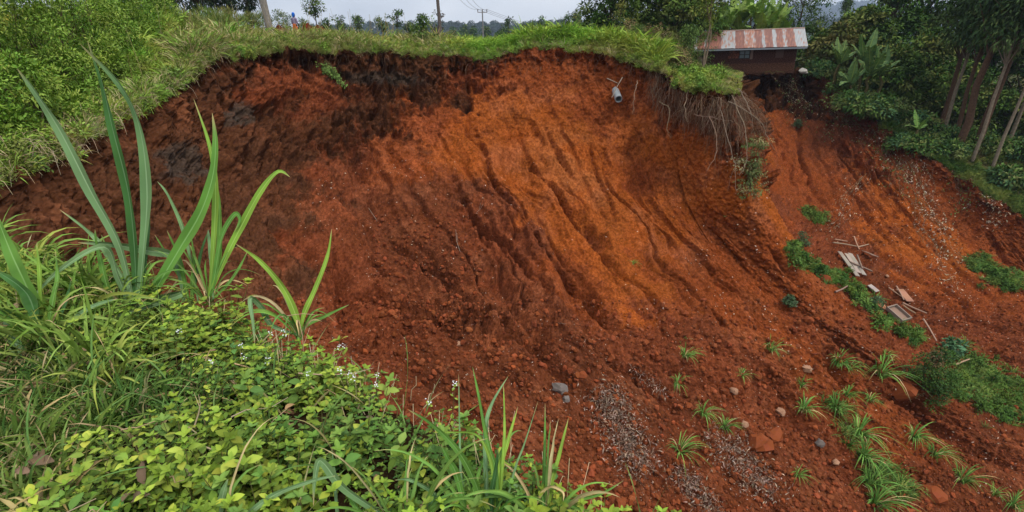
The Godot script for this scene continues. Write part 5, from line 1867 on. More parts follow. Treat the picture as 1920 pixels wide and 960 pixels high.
	# trees and bushes of the right hand forest
	var right := [[1572, 50, 28, 34, lite, 0.3, "bright yellow green rounded tree right of the roof"], [1530, 46, 60, 30, mid, 0.3, "green tree touching the right end of the roof"], [1556, 90, -4, 26, dark, 0.25, "dark pointed tree standing out before the blue hill"], [1548, 42, 52, 40, [Color(0.13, 0.12, 0.04), Color(0.09, 0.11, 0.035)], 0.28, "olive tree with yellowish leaves right of the house"], [1600, 46, 20, 44, mid, 0.3, "rounded green tree behind the banana plants"], [1640, 50, -60, 52, dark, 0.32, "dense dark forest tree behind the torn banana leaves"], [1690, 54, -90, 60, dark, 0.32, "tall dark forest tree left of the eucalypt trunks"],
		[1655, 40, 95, 48, mid, 0.26, "mid green forest tree right of the banana plants"], [1710, 42, 60, 56, mid, 0.26, "leafy green forest tree above the lone banana plant"], [1760, 50, -80, 70, dark, 0.32, "tall dark tree behind the first eucalypt trunks"], [1830, 52, -90, 70, dark, 0.32, "tall dark tree far behind the thick eucalypt trunks"], [1900, 48, -90, 70, dark, 0.32, "tall dark tree behind the outermost eucalypts"], [1770, 44, 120, 60, mid, 0.26, "shaded bushy tree between the eucalypt trunks"], [1850, 42, 170, 50, mid, 0.24, "low shaded tree behind the thin pale eucalypt stems"], [1910, 40, 200, 50, mid, 0.24, "low dark tree at the edge behind the outermost eucalypts"], [1960, 42, -60, 70, dark, 0.3, "dark tree beyond the outermost eucalypts"]]
	for e in right:
		b = plat_px(e[0], e[1])
		var h := hgt(b, e[2])
		var rx: float = e[3] / 960.0 * e[1]
		plant("forest_tree", e[6], "tree", b, grow(h, 0.02 * h + 0.04, h * 0.06, rx, 1 if e[0] == 1556 else 0, 120, 70, e[5] * 1.25, e[5] * 0.62, rx * 0.3, 0.2, e[4], brown), "trees of the right hand forest")
	var under := [[1590, 34.8, 205, 30], [1620, 35, 190, 36], [1660, 35, 200, 44], [1700, 35, 205, 44], [1735, 34.5, 225, 40], [1640, 33.8, 232, 26], [1690, 33, 262, 30], [1550, 38, 120, 22], [1575, 37, 140, 24], [1770, 34, 250, 36], [1730, 32.6, 285, 26], [1800, 34, 262, 40], [1850, 33, 290, 40], [1900, 32, 310, 40], [1880, 30.4, 352, 26], [1945, 31, 330, 40], [1610, 33.8, 215, 26], [1780, 32, 300, 26], [1530, 39.5, 118, 18]]
	for e in under:
		b = plat_px(e[0], e[1])
		plant("undergrowth_bush", "dense green undergrowth bush " + (["beside the torn leaved banana plants", "between the banana plants and the lone banana", "around the lone small banana plant", "in front of the eucalypt trunks", "at the feet of the outermost eucalypts", "right of the house on the scarp edge"][0 if e[0] < 1645 and e[0] > 1580 else (1 if e[0] < 1685 and e[0] > 1580 else (2 if e[0] < 1740 and e[0] > 1580 else (3 if e[0] < 1860 and e[0] > 1580 else (4 if e[0] > 1580 else 5))))]), "bush", b, grow(maxf(hgt(b, e[2]), 0.7), 0.03, 0.02, e[3] / 960.0 * e[1], 4, 34, 46, rnd(0.16, 0.3), rnd(0.07, 0.12), rnd(0.3, 0.6), 0.3, [Color(0.05, 0.1, 0.025), Color(0.085, 0.14, 0.036), Color(0.05, 0.1, 0.045), Color(0.12, 0.15, 0.05)], brown, Vector3.ZERO, "farleaf", 4), "undergrowth along the forest edge", 1.0, 0.0, "stems", "foliage")
	# eucalypts: photo x and row of the base, depth, radius, lean, bark
	var red := Color(0.12, 0.072, 0.05)
	var pale := Color(0.26, 0.21, 0.155)
	var eu := [[1796, 33, 0.24, 0.03, red, "thick reddish eucalypt trunk, leaning slightly outward"], [1826, 32, 0.11, -0.02, pale, "pale eucalypt trunk crossing the thick reddish one"], [1832, 33, 0.23, 0.04, red, "second thick reddish eucalypt trunk beside the pale one"], [1864, 31.5, 0.1, 0.1, pale, "thin pale eucalypt stem leaning out over the slope"], [1838, 34, 0.09, 0.06, pale, "thin pale eucalypt stem between thick reddish trunks"], [1762, 37, 0.13, -0.02, pale, "grey eucalypt trunk at the left side of the group"], [1784, 35, 0.15, 0.0, red, "brown eucalypt trunk left of the thick reddish ones"], [1752, 38, 0.18, 0.03, red, "brown eucalypt trunk deep in the shade"], [1890, 34, 0.12, 0.05, pale, "slim eucalypt at the outer edge of the group"], [1925, 33, 0.2, 0.02, red, "outermost stout eucalypt of the group"], [1985, 35, 0.2, 0.0, red, "stout eucalypt just past the outermost one"]]
	for e in eu:
		b = plat_px(e[0], e[1])
		b.y -= 0.2
		var h := rnd(15, 18)
		plant("eucalypt_tree", e[5], "tree", b, grow(h, e[2], h * 0.43, 2.4, 2, 80, 70, 0.36, 0.1, 0.9, 0.6, [Color(0.05, 0.085, 0.032), Color(0.075, 0.11, 0.04), Color(0.038, 0.065, 0.026)], e[4], Vector3(e[3], 0, 0.0)), "eucalypts at the forest edge")

func left_bushes() -> void:
	var pal := [Color(0.11, 0.2, 0.026), Color(0.16, 0.26, 0.038), Color(0.22, 0.3, 0.055)]
	var rows := [[-40, 9.5, -130, 130], [30, 10.5, -140, 120], [110, 12, -100, 100], [180, 13.5, -60, 80], [240, 17, -30, 60], [290, 21, -16, 50], [200, 18, -40, 70], [60, 9.0, 110, 90], [-30, 8.2, 190, 90], [140, 11, 95, 70], [215, 15, 10, 50], [20, 8.6, 215, 60], [150, 10.2, 190, 40], [-120, 8.5, 60, 110], [205, 13, 88, 40], [90, 9.6, 225, 46]]
	for e in rows:
		var b := plat_px(e[0], e[1])
		var big: bool = e[2] < 50
		plant("feathery_bush" if big else "low_green_bush", "tall feathery green bush on the ground behind the left rim" if big else "low bright green bush near the left rim", "bush", b, grow(maxf(hgt(b, e[2]), 0.4), 0.025, 0.02, e[3] / 960.0 * e[1], 4, 110 if big else 50, 80, 0.095, 0.034, 0.24, 0.0, pal, Color(0.16, 0.12, 0.07), Vector3.ZERO, "leaf", 6), "tall bushes behind the left rim" if big else "low bushes at the left rim", 1.0, 0.0, "stems", "foliage")
	# straw and twiggy tangle draped over the left rim
	var mb := MB.new()
	for k in 520:
		var cu := rnd(0.9, 4.3)
		var p := plateau(cu, rnd(0.0, 1.0) if k % 3 else rnd(0.5, 3.0))
		var out := -Vector3(p.x, 0, p.z).normalized()
		var d := (out * rnd(0.1, 1.2) + Vector3(rnd(-0.7, 0.7), rnd(0.1, 0.9), rnd(-0.7, 0.7))).normalized()
		var l := rnd(0.25, 0.8)
		mb.tube([p, p + d * l * 0.5, p + d * l * 0.85 + Vector3.DOWN * l * 0.2, p + d * l + Vector3.DOWN * l * 0.5], 0.006, 0.002, 3, jit(Color(0.4, 0.31, 0.2), 0.25))
	solo("straw_tangle", mb.mesh(M["dry"]), "tangle of dry straw and vines draped over the left rim", "straw", Vector3.ZERO, "", "stuff")
	# a tilted wooden post and bare soil patch behind the left grass
	var b2 := P(255, 62, 19)
	for e in [[232, 47, 262, 52], [225, 60, 290, 74]]:
		var a := P(e[0], e[1], 18.4)
		var c := P(e[2], e[3], 18.0)
		a.y = ground_h(a.x, a.z) + 0.25
		c.y = ground_h(c.x, c.z) + 0.2
		var m2 := MB.new()
		m2.tube([Vector3.ZERO, (c - a) * 0.5, c - a], 0.07, 0.06, 7, Color(0.34, 0.25, 0.2))
		solo("fallen_log", m2.mesh(M["bark"]), "pale fallen log lying in the grass behind the left rim", "log", a, "logs behind the left rim")

func poles() -> void:
	var wood := Color(0.3, 0.27, 0.24)
	var near := plat_px(513, 25)
	var o := thing("utility_pole", "stout weathered utility pole leaning left behind the rim grass", "utility pole", near)
	var mb := MB.new()
	mb.tube([Vector3(0, -0.3, 0), Vector3(-0.35, 4.5, 0), Vector3(-0.72, 9.0, 0)], 0.17, 0.12, 12, wood)
	part("post", mb.mesh(M["bark"]), o)
	var p2 := plat_px(829, 46)
	o = thing("utility_pole", "thin dark utility pole leaning left behind the leafy shrub", "utility pole", p2)
	mb = MB.new()
	mb.tube([Vector3(0, -0.3, 0), Vector3(-0.2, 4.5, 0), Vector3(-0.48, 9.0, 0)], 0.16, 0.11, 10, Color(0.16, 0.13, 0.12))
	part("post", mb.mesh(M["bark"]), o)
	var b := MB.new()
	b.box(Transform3D(Basis.IDENTITY, Vector3(-0.44, 8.6, 0)), Vector3(1.8, 0.1, 0.1), Color(0.16, 0.13, 0.12))
	part("cross_arm", b.mesh(M["wood"]), o)
	var p3 := plat_px(906, 92)
	var h3 := hgt(p3, 20)
	o = thing("utility_pole", "distant utility pole with cross arm and two insulators", "utility pole", p3)
	mb = MB.new()
	mb.tube([Vector3(0, -0.3, 0), Vector3(0, h3 * 0.5, 0), Vector3(-0.05, h3, 0)], 0.15, 0.1, 10, Color(0.27, 0.26, 0.26))
	part("post", mb.mesh(M["bark"]), o)
	b = MB.new()
	b.box(Transform3D(Basis.IDENTITY, Vector3(-0.05, h3 - 0.35, 0)), Vector3(1.7, 0.13, 0.12), Color(0.2, 0.19, 0.19))
	var arm := part("cross_arm", b.mesh(M["wood"]), o)
	for x in [-0.85, -0.05, 0.75]:
		b = MB.new()
		b.tube([Vector3(x, h3 - 0.3, 0), Vector3(x, h3 - 0.1, 0), Vector3(x, h3 + 0.12, 0)], 0.06, 0.1, 7, Color(0.12, 0.1, 0.1))
		part("insulator", b.mesh(M["plastic"]), arm)
	for x in [-0.85, -0.05, 0.75]:
		var w := MB.new()
		var a := p3 + Vector3(x, h3 + 0.12, 0)
		var c := p2 + Vector3(-0.44 + (x + 0.05), 8.75, 0)
		var pts := []
		for k in 15:
			var f := k / 14.0
			pts.append(a.lerp(c, f) - a - Vector3(0, 1.6 * 4.0 * f * (1.0 - f), 0))
		w.tube(pts, 0.022, 0.016, 4, Color(0.05, 0.05, 0.055))
		solo("power_line", w.mesh(M["plastic"]), "thin power line sagging between the two distant utility poles", "power line", a, "power lines between the poles")
		w = MB.new()
		c = a + Vector3(38.0, -7.0, -55.0)
		pts = []
		for k in 15:
			var f := k / 14.0
			pts.append(a.lerp(c, f) - a - Vector3(0, 1.2 * 4.0 * f * (1.0 - f), 0))
		w.tube(pts, 0.022, 0.022, 4, Color(0.05, 0.05, 0.055))
		solo("power_line", w.mesh(M["plastic"]), "thin power line running on from the cross armed pole to the far trees", "power line", a, "power lines beyond the pole")

# ------------------------------------------------------------------ person, red soil heap
func sdf_mesh(bones: Array, lo: Vector3, hi: Vector3, cell: float, k_: float, mat: String, cf: Callable) -> ArrayMesh:
	var nx := int((hi.x - lo.x) / cell) + 1
	var ny := int((hi.y - lo.y) / cell) + 1
	var nz := int((hi.z - lo.z) / cell) + 1
	var f := PackedFloat32Array()
	f.resize(nx * ny * nz)
	for x in nx:
		for y in ny:
			for z in nz:
				var p := lo + Vector3(x, y, z) * cell
				var d := 9.0
				for b in bones:
					var a: Vector3 = b[0]
					var ab: Vector3 = b[1] - a
					var t := clampf((p - a).dot(ab) / maxf(ab.length_squared(), 1e-6), 0, 1)
					var q: Vector3 = p - a - ab * t
					q.z *= b[4]
					var e: float = q.length() - lerpf(b[2], b[3], t)
					var h := clampf(0.5 + 0.5 * (d - e) / k_, 0, 1)
					d = lerpf(d, e, h) - k_ * h * (1.0 - h)
				f[(x * ny + y) * nz + z] = d
	var vid := {}
	var mb := MB.new()
	for x in nx - 1:
		for y in ny - 1:
			for z in nz - 1:
				var s := Vector3.ZERO
				var c := 0
				var vals := []
				for q in 8:
					vals.append(f[((x + (q & 1)) * ny + y + ((q >> 1) & 1)) * nz + z + ((q >> 2) & 1)])
				for e in [[0, 1], [2, 3], [4, 5], [6, 7], [0, 2], [1, 3], [4, 6], [5, 7], [0, 4], [1, 5], [2, 6], [3, 7]]:
					var va: float = vals[e[0]]
					var vb: float = vals[e[1]]
					if (va < 0) != (vb < 0):
						var t := va / (va - vb)
						var pa := Vector3(e[0] & 1, (e[0] >> 1) & 1, (e[0] >> 2) & 1)
						var pb := Vector3(e[1] & 1, (e[1] >> 1) & 1, (e[1] >> 2) & 1)
						s += pa.lerp(pb, t)
						c += 1
				if c > 0:
					vid[(x * ny + y) * nz + z] = mb.v.size()
					var p := lo + (Vector3(x, y, z) + s / c) * cell
					mb.v.append(p)
					mb.n.append(Vector3(vals[1] + vals[3] + vals[5] + vals[7] - vals[0] - vals[2] - vals[4] - vals[6], vals[2] + vals[3] + vals[6] + vals[7] - vals[0] - vals[1] - vals[4] - vals[5], vals[4] + vals[5] + vals[6] + vals[7] - vals[0] - vals[1] - vals[2] - vals[3]).normalized())
					mb.c.append(cf.call(p))
	for x in range(1, nx - 1):
		for y in range(1, ny - 1):
			for z in range(1, nz - 1):
				var i0 := (x * ny + y) * nz + z
				var s0 := f[i0] < 0
				for e in [[ny * nz, nz, 1], [nz, 1, ny * nz], [1, ny * nz, nz]]:
					if s0 != (f[i0 + e[0]] < 0):
						var a: int = vid.get(i0, -1)
						var b: int = vid.get(i0 - e[1], -1)
						var c: int = vid.get(i0 - e[1] - e[2], -1)
						var d: int = vid.get(i0 - e[2], -1)
						if a >= 0 and b >= 0 and c >= 0 and d >= 0:
							var fn := (mb.v[c] - mb.v[a]).cross(mb.v[b] - mb.v[a])
							if fn.dot(mb.n[a] + mb.n[b] + mb.n[c] + mb.n[d]) > 0:
								mb.i.append_array([a, b, c, a, c, d])
							else:
								mb.i.append_array([a, c, b, a, d, c])
	return mb.mesh(M[mat])

func person() -> void:
	var at := plat_px(557, 38)
	var o := thing("person", "person in mauve top, orange skirt and blue headscarf standing in the grass", "person", at)
	o.rotation.y = 2.7
	var skin := Color(0.075, 0.035, 0.022)
	var V := func(x: float, y: float, z: float) -> Vector3: return Vector3(x, y, z)
	# bones: from, to, radius, radius, flattening along z
	var body := [[V.call(0, 0.98, 0), V.call(0, 1.3, 0.0), 0.13, 0.14, 1.35], [V.call(-0.13, 1.38, 0), V.call(0.13, 1.38, 0), 0.07, 0.07, 1.0], [V.call(0, 1.4, 0), V.call(0, 1.52, 0.02), 0.055, 0.05, 1.0], [V.call(0, 1.6, 0.03), V.call(0, 1.67, 0.02), 0.085, 0.092, 1.0], [V.call(0, 1.58, 0.1), V.call(0, 1.6, 0.12), 0.018, 0.014, 1.0],
		[V.call(-0.09, 0.95, 0), V.call(-0.1, 0.5, 0.02), 0.095, 0.065, 1.0], [V.call(-0.1, 0.5, 0.02), V.call(-0.1, 0.08, -0.01), 0.06, 0.04, 1.0], [V.call(-0.1, 0.04, -0.02), V.call(-0.11, 0.03, 0.15), 0.04, 0.03, 1.0], [V.call(0.09, 0.95, 0), V.call(0.1, 0.5, 0.02), 0.095, 0.065, 1.0], [V.call(0.1, 0.5, 0.02), V.call(0.1, 0.08, -0.01), 0.06, 0.04, 1.0], [V.call(0.1, 0.04, -0.02), V.call(0.11, 0.03, 0.15), 0.04, 0.03, 1.0],
		[V.call(-0.19, 1.36, 0), V.call(-0.27, 1.08, 0.02), 0.055, 0.042, 1.0], [V.call(-0.27, 1.08, 0.02), V.call(-0.2, 0.9, 0.16), 0.04, 0.03, 1.0], [V.call(0.19, 1.36, 0), V.call(0.27, 1.08, 0.02), 0.055, 0.042, 1.0], [V.call(0.27, 1.08, 0.02), V.call(0.2, 0.9, 0.16), 0.04, 0.03, 1.0]]
	for s in [-1.0, 1.0]:
		body.append([V.call(0.2 * s, 0.9, 0.16), V.call(0.18 * s, 0.85, 0.2), 0.034, 0.03, 1.0])
		for q in 4:
			body.append([V.call((0.2 - q * 0.016) * s, 0.85, 0.19), V.call((0.19 - q * 0.016) * s, 0.78 + 0.006 * absf(q - 1.5), 0.2), 0.009, 0.008, 1.0])
		body.append([V.call(0.17 * s, 0.88, 0.17), V.call(0.14 * s, 0.83, 0.19), 0.011, 0.009, 1.0])
	part("body", sdf_mesh(body, Vector3(-0.4, -0.05, -0.25), Vector3(0.4, 1.85, 0.35), 0.022, 0.03, "cloth", func(_p: Vector3) -> Color: return skin), o)
	var top := [[V.call(0, 0.95, 0), V.call(0, 1.3, 0.0), 0.155, 0.16, 1.3], [V.call(-0.14, 1.38, 0), V.call(0.14, 1.38, 0), 0.085, 0.085, 1.0], [V.call(-0.2, 1.36, 0), V.call(-0.26, 1.12, 0.02), 0.07, 0.06, 1.0], [V.call(0.2, 1.36, 0), V.call(0.26, 1.12, 0.02), 0.07, 0.06, 1.0]]
	part("top", sdf_mesh(top, Vector3(-0.4, 0.7, -0.25), Vector3(0.4, 1.55, 0.25), 0.025, 0.03, "cloth", func(_p: Vector3) -> Color: return Color(0.24, 0.2, 0.3)), o)
	var skirt := [[V.call(0, 0.98, 0), V.call(0, 0.42, 0.0), 0.165, 0.24, 1.2]]
	part("skirt", sdf_mesh(skirt, Vector3(-0.4, 0.15, -0.3), Vector3(0.4, 1.2, 0.3), 0.03, 0.02, "cloth", func(_p: Vector3) -> Color: return Color(0.55, 0.12, 0.04)), o)
	var scarf := [[V.call(0, 1.64, -0.01), V.call(0, 1.71, -0.01), 0.105, 0.105, 1.0], [V.call(0, 1.6, -0.06), V.call(0, 1.52, -0.08), 0.07, 0.05, 1.0], [V.call(0, 1.72, -0.08), V.call(0, 1.73, -0.13), 0.05, 0.03, 1.0]]
	part("headscarf", sdf_mesh(scarf, Vector3(-0.2, 1.4, -0.25), Vector3(0.2, 1.9, 0.062), 0.02, 0.03, "cloth", func(_p: Vector3) -> Color: return Color(0.02, 0.12, 0.5)), o)
	# heaps of red soil beside and behind the person
	for e in [[588, 39, 1.9, 0.75, "heap of red soil right of the person in the grass"], [622, 41, 1.6, 0.6, "smaller heap of red soil right of the slender tree"], [530, 37, 1.2, 0.6, "heap of red soil left of the person in the grass"], [245, 19, 0.55, 0.3, "small exposed bank of red soil behind the left grass"]]:
		var b := plat_px(e[0], e[1])
		var mb := MB.new()
		var nz := noise(800 + int(e[0]), 1.2, 4)
		var n := 28
		for x in n + 1:
			for z in n + 1:
				var p := Vector3((x / float(n) - 0.5) * 2.0 * e[2], 0, (z / float(n) - 0.5) * 2.0 * e[2])
				var r: float = p.length() / e[2]
				p.y = e[3] * 1.7 * maxf(0.0, 1.0 - r * r) * (0.8 + 0.6 * nz.get_noise_2d(p.x, p.z)) - 0.15
				mb.v.append(p)
				mb.c.append(jit(Color(0.17, 0.045, 0.02), 0.2))
				mb.n.append(Vector3.UP)
		for x in n + 1:
			for z in n + 1:
				var i0 := x * (n + 1) + z
				var du := mb.v[mini(x + 1, n) * (n + 1) + z] - mb.v[maxi(x - 1, 0) * (n + 1) + z]
				var dv := mb.v[x * (n + 1) + mini(z + 1, n)] - mb.v[x * (n + 1) + maxi(z - 1, 0)]
				mb.n[i0] = dv.cross(du).normalized()
				if x < n and z < n:
					mb.i.append_array([i0, i0 + n + 1, i0 + 1, i0 + 1, i0 + n + 1, i0 + n + 2])
		solo("soil_heap", mb.mesh(M["soil"]), e[4], "soil heap", b, "soil heaps above the scarp")

# ------------------------------------------------------------------ far hills
func hills() -> void:
	# wooded hill beyond the valley: ridge rows (photo x, row) at a depth
	for e in [[[[1180, 42], [1300, 34], [1400, 30], [1480, 27], [1540, 26], [1610, 20], [1700, 26], [1850, 34], [2100, 40]], 2000.0, "far wooded hill fading into the blue haze"], [[[560, 66], [700, 62], [820, 60], [900, 62], [1000, 60], [1100, 58], [1200, 55], [1400, 50], [1700, 48]], 700.0, "low far ridge of trees behind the skyline"]]:
		var ctrl := []
		for q in e[0]:
			ctrl.append(P(q[0], q[1], e[1]))
		var ridge := spline(ctrl, 220)
		var nz := noise(900 + int(e[1]), 0.05, 4)
		var mb := MB.new()
		var n := 14
		for q in ridge.size():
			for j in n + 1:
				var f := float(j) / n
				var p: Vector3 = ridge[q]
				p += Vector3(0, 0, f * 140.0 * e[1] / 760.0)
				p.y = lerpf(p.y, -26.0, smoothstep(0.0, 1.0, f)) + (nz.get_noise_2d(p.x * 1.6 * 760.0 / e[1], p.z * 1.6 * 760.0 / e[1]) * 5.5 * e[1] / 760.0)
				mb.v.append(p)
				mb.n.append(Vector3(0, 0.8, 0.6))
				mb.c.append(jit(Color(0.04, 0.06, 0.03), 0.25))
		for q in ridge.size() - 1:
			for j in n:
				var a := q * (n + 1) + j
				mb.i.append_array([a, a + n + 1, a + 1, a + 1, a + n + 1, a + n + 2])
		for q in ridge.size():
			for j in n + 1:
				var du := mb.v[mini(q + 1, ridge.size() - 1) * (n + 1) + j] - mb.v[maxi(q - 1, 0) * (n + 1) + j]
				var dv := mb.v[q * (n + 1) + mini(j + 1, n)] - mb.v[q * (n + 1) + maxi(j - 1, 0)]
				var nn := dv.cross(du).normalized()
				mb.n[q * (n + 1) + j] = nn if nn.y > 0 else -nn
		solo("hill", mb.mesh(M["farleaf"]), e[2], "hill", Vector3.ZERO, "", "structure")
		# the wood on it, as one far mass of crowns
		var cm := grow(1.0, 0.02, 0.05, 0.45, 0, 22, 16, 0.16, 0.09, 0.2, 0.0, [Color(1, 1, 1), Color(0.8, 0.85, 0.8)], Color(0.5, 0.5, 0.5))
		var xf := []
		var cc := []
		for k in 900:
			var q := rng.randi_range(0, ridge.size() - 1)
			var j := int(pow(rng.randf(), 1.6) * 6)
			var p := mb.v[q * (n + 1) + j]
			var s: float = rnd(7, 15) * e[1] / 760.0
			xf.append(Transform3D(Basis.from_scale(Vector3(s * rnd(0.7, 1.2), s, s)), p + Vector3(rnd(-3, 3), -1.5, rnd(-8, 8)) * e[1] / 760.0))
			cc.append(jit(Color(0.035, 0.055, 0.028), 0.3))
		many("far_wood", cm[1], xf, cc, "far off wood covering the hazy ridge", "wood")

# ------------------------------------------------------------------ the near bank's plants
var blade_no := 0
# a tall grass plant: blades given as photo points from root to tip; each blade is a part
func tall_grass(label: String, d: float, blades: Array, group: String = "") -> void:
	var first: Array = blades[0][0]
	# depth at which the root meets the bank
	for k in 8:
		var t := P(first[0], first[1], d)
		var g := bank_at(t.x, t.z)
		if g > 50.0:
			g = -0.15
		d *= (EYE.y - g - 0.05) / maxf(EYE.y - t.y, 0.3)
	var root := P(first[0], first[1], d)
	var gy := bank_at(root.x, root.z)
	var o := thing("tall_grass_plant", label, "grass plant", root, group)
	var lo := Vector3.ZERO
	for b in blades:
		blade_no += 1
		var ctrl := []
		var n: int = b.size() - 1
		var spec: Array = b[n]   # [width px, depth shift of the tip, colour key]
		for k in n:
			var dd: float = d + spec[1] * pow(float(k) / (n - 1), 1.3)
			ctrl.append(P(b[k][0], b[k][1], dd) - root)
		var pts := spline(ctrl, 26)
		var w: float = spec[0] / 960.0 * d
		var col: Color = {"g": Color(0.085, 0.19, 0.035), "d": Color(0.04, 0.105, 0.03), "p": Color(0.115, 0.2, 0.085), "y": Color(0.16, 0.27, 0.04), "t": Color(0.42, 0.32, 0.15)}[spec[2]]
		col = jit(col, 0.1)
		var mb := MB.new()
		var face := Vector3(rnd(-0.35, 0.35), rnd(0.2, 0.6), 1.0).normalized()
		mb.blade5(pts, w * 0.86, face, rnd(0.2, 0.45), col, Color(col.r * 1.5 + 0.05, col.g * 1.35 + 0.05, col.b * 1.5 + 0.05), Color(0.36, 0.27, 0.13).lerp(col, rnd(0.0, 0.6)), rng, rnd(-0.35, 0.35))
		part("blade", mb.mesh(M["blade"]), o)
	# thinner young and dry blades round the foot
	var foot := 7 if blades.size() > 3 else 2
	for k in foot * 2:
		var a := rnd(0, TAU)
		var out := Vector3(cos(a), 0, sin(a) * 0.8)
		var l := rnd(0.3, 0.75)
		var pts := []
		var dr := rnd(0.4, 1.2)
		for q in 15:
			var f := q / 14.0
			pts.append(Vector3(rnd(-0.002, 0.002), -0.05, 0) + out * (0.03 + 0.3 * f + 0.4 * dr * f * f) * l + Vector3.UP * l * (f - 0.7 * dr * f * f * f))
		var c := jit(Color(0.1, 0.2, 0.04), 0.3) if k % 4 else jit(Color(0.36, 0.28, 0.14), 0.2)
		var mb2 := MB.new()
		mb2.blade5(pts, rnd(0.008, 0.02), (out * 0.3 + Vector3(rnd(-0.5, 0.5), 0.8, 0.6)).normalized(), 0.35, c, Color(c.r * 1.3 + 0.02, c.g * 1.25 + 0.02, c.b * 1.3 + 0.02), Color(0.36, 0.27, 0.13), rng, rnd(-1, 1))
		part("blade", mb2.mesh(M["blade"]), o)
	# the stem base down to the ground
	if gy < 50.0:
		var sb := MB.new()
		for k in 5:
			var a := Vector3(rnd(-0.03, 0.03), gy - root.y - 0.04, rnd(-0.03, 0.03))
			sb.tube([a, Vector3(rnd(-0.03, 0.03), 0.03, rnd(-0.02, 0.02))], 0.011, 0.008, 6, jit(Color(0.2, 0.23, 0.09), 0.2))
		part("stem", sb.mesh(M["blade"]), o)

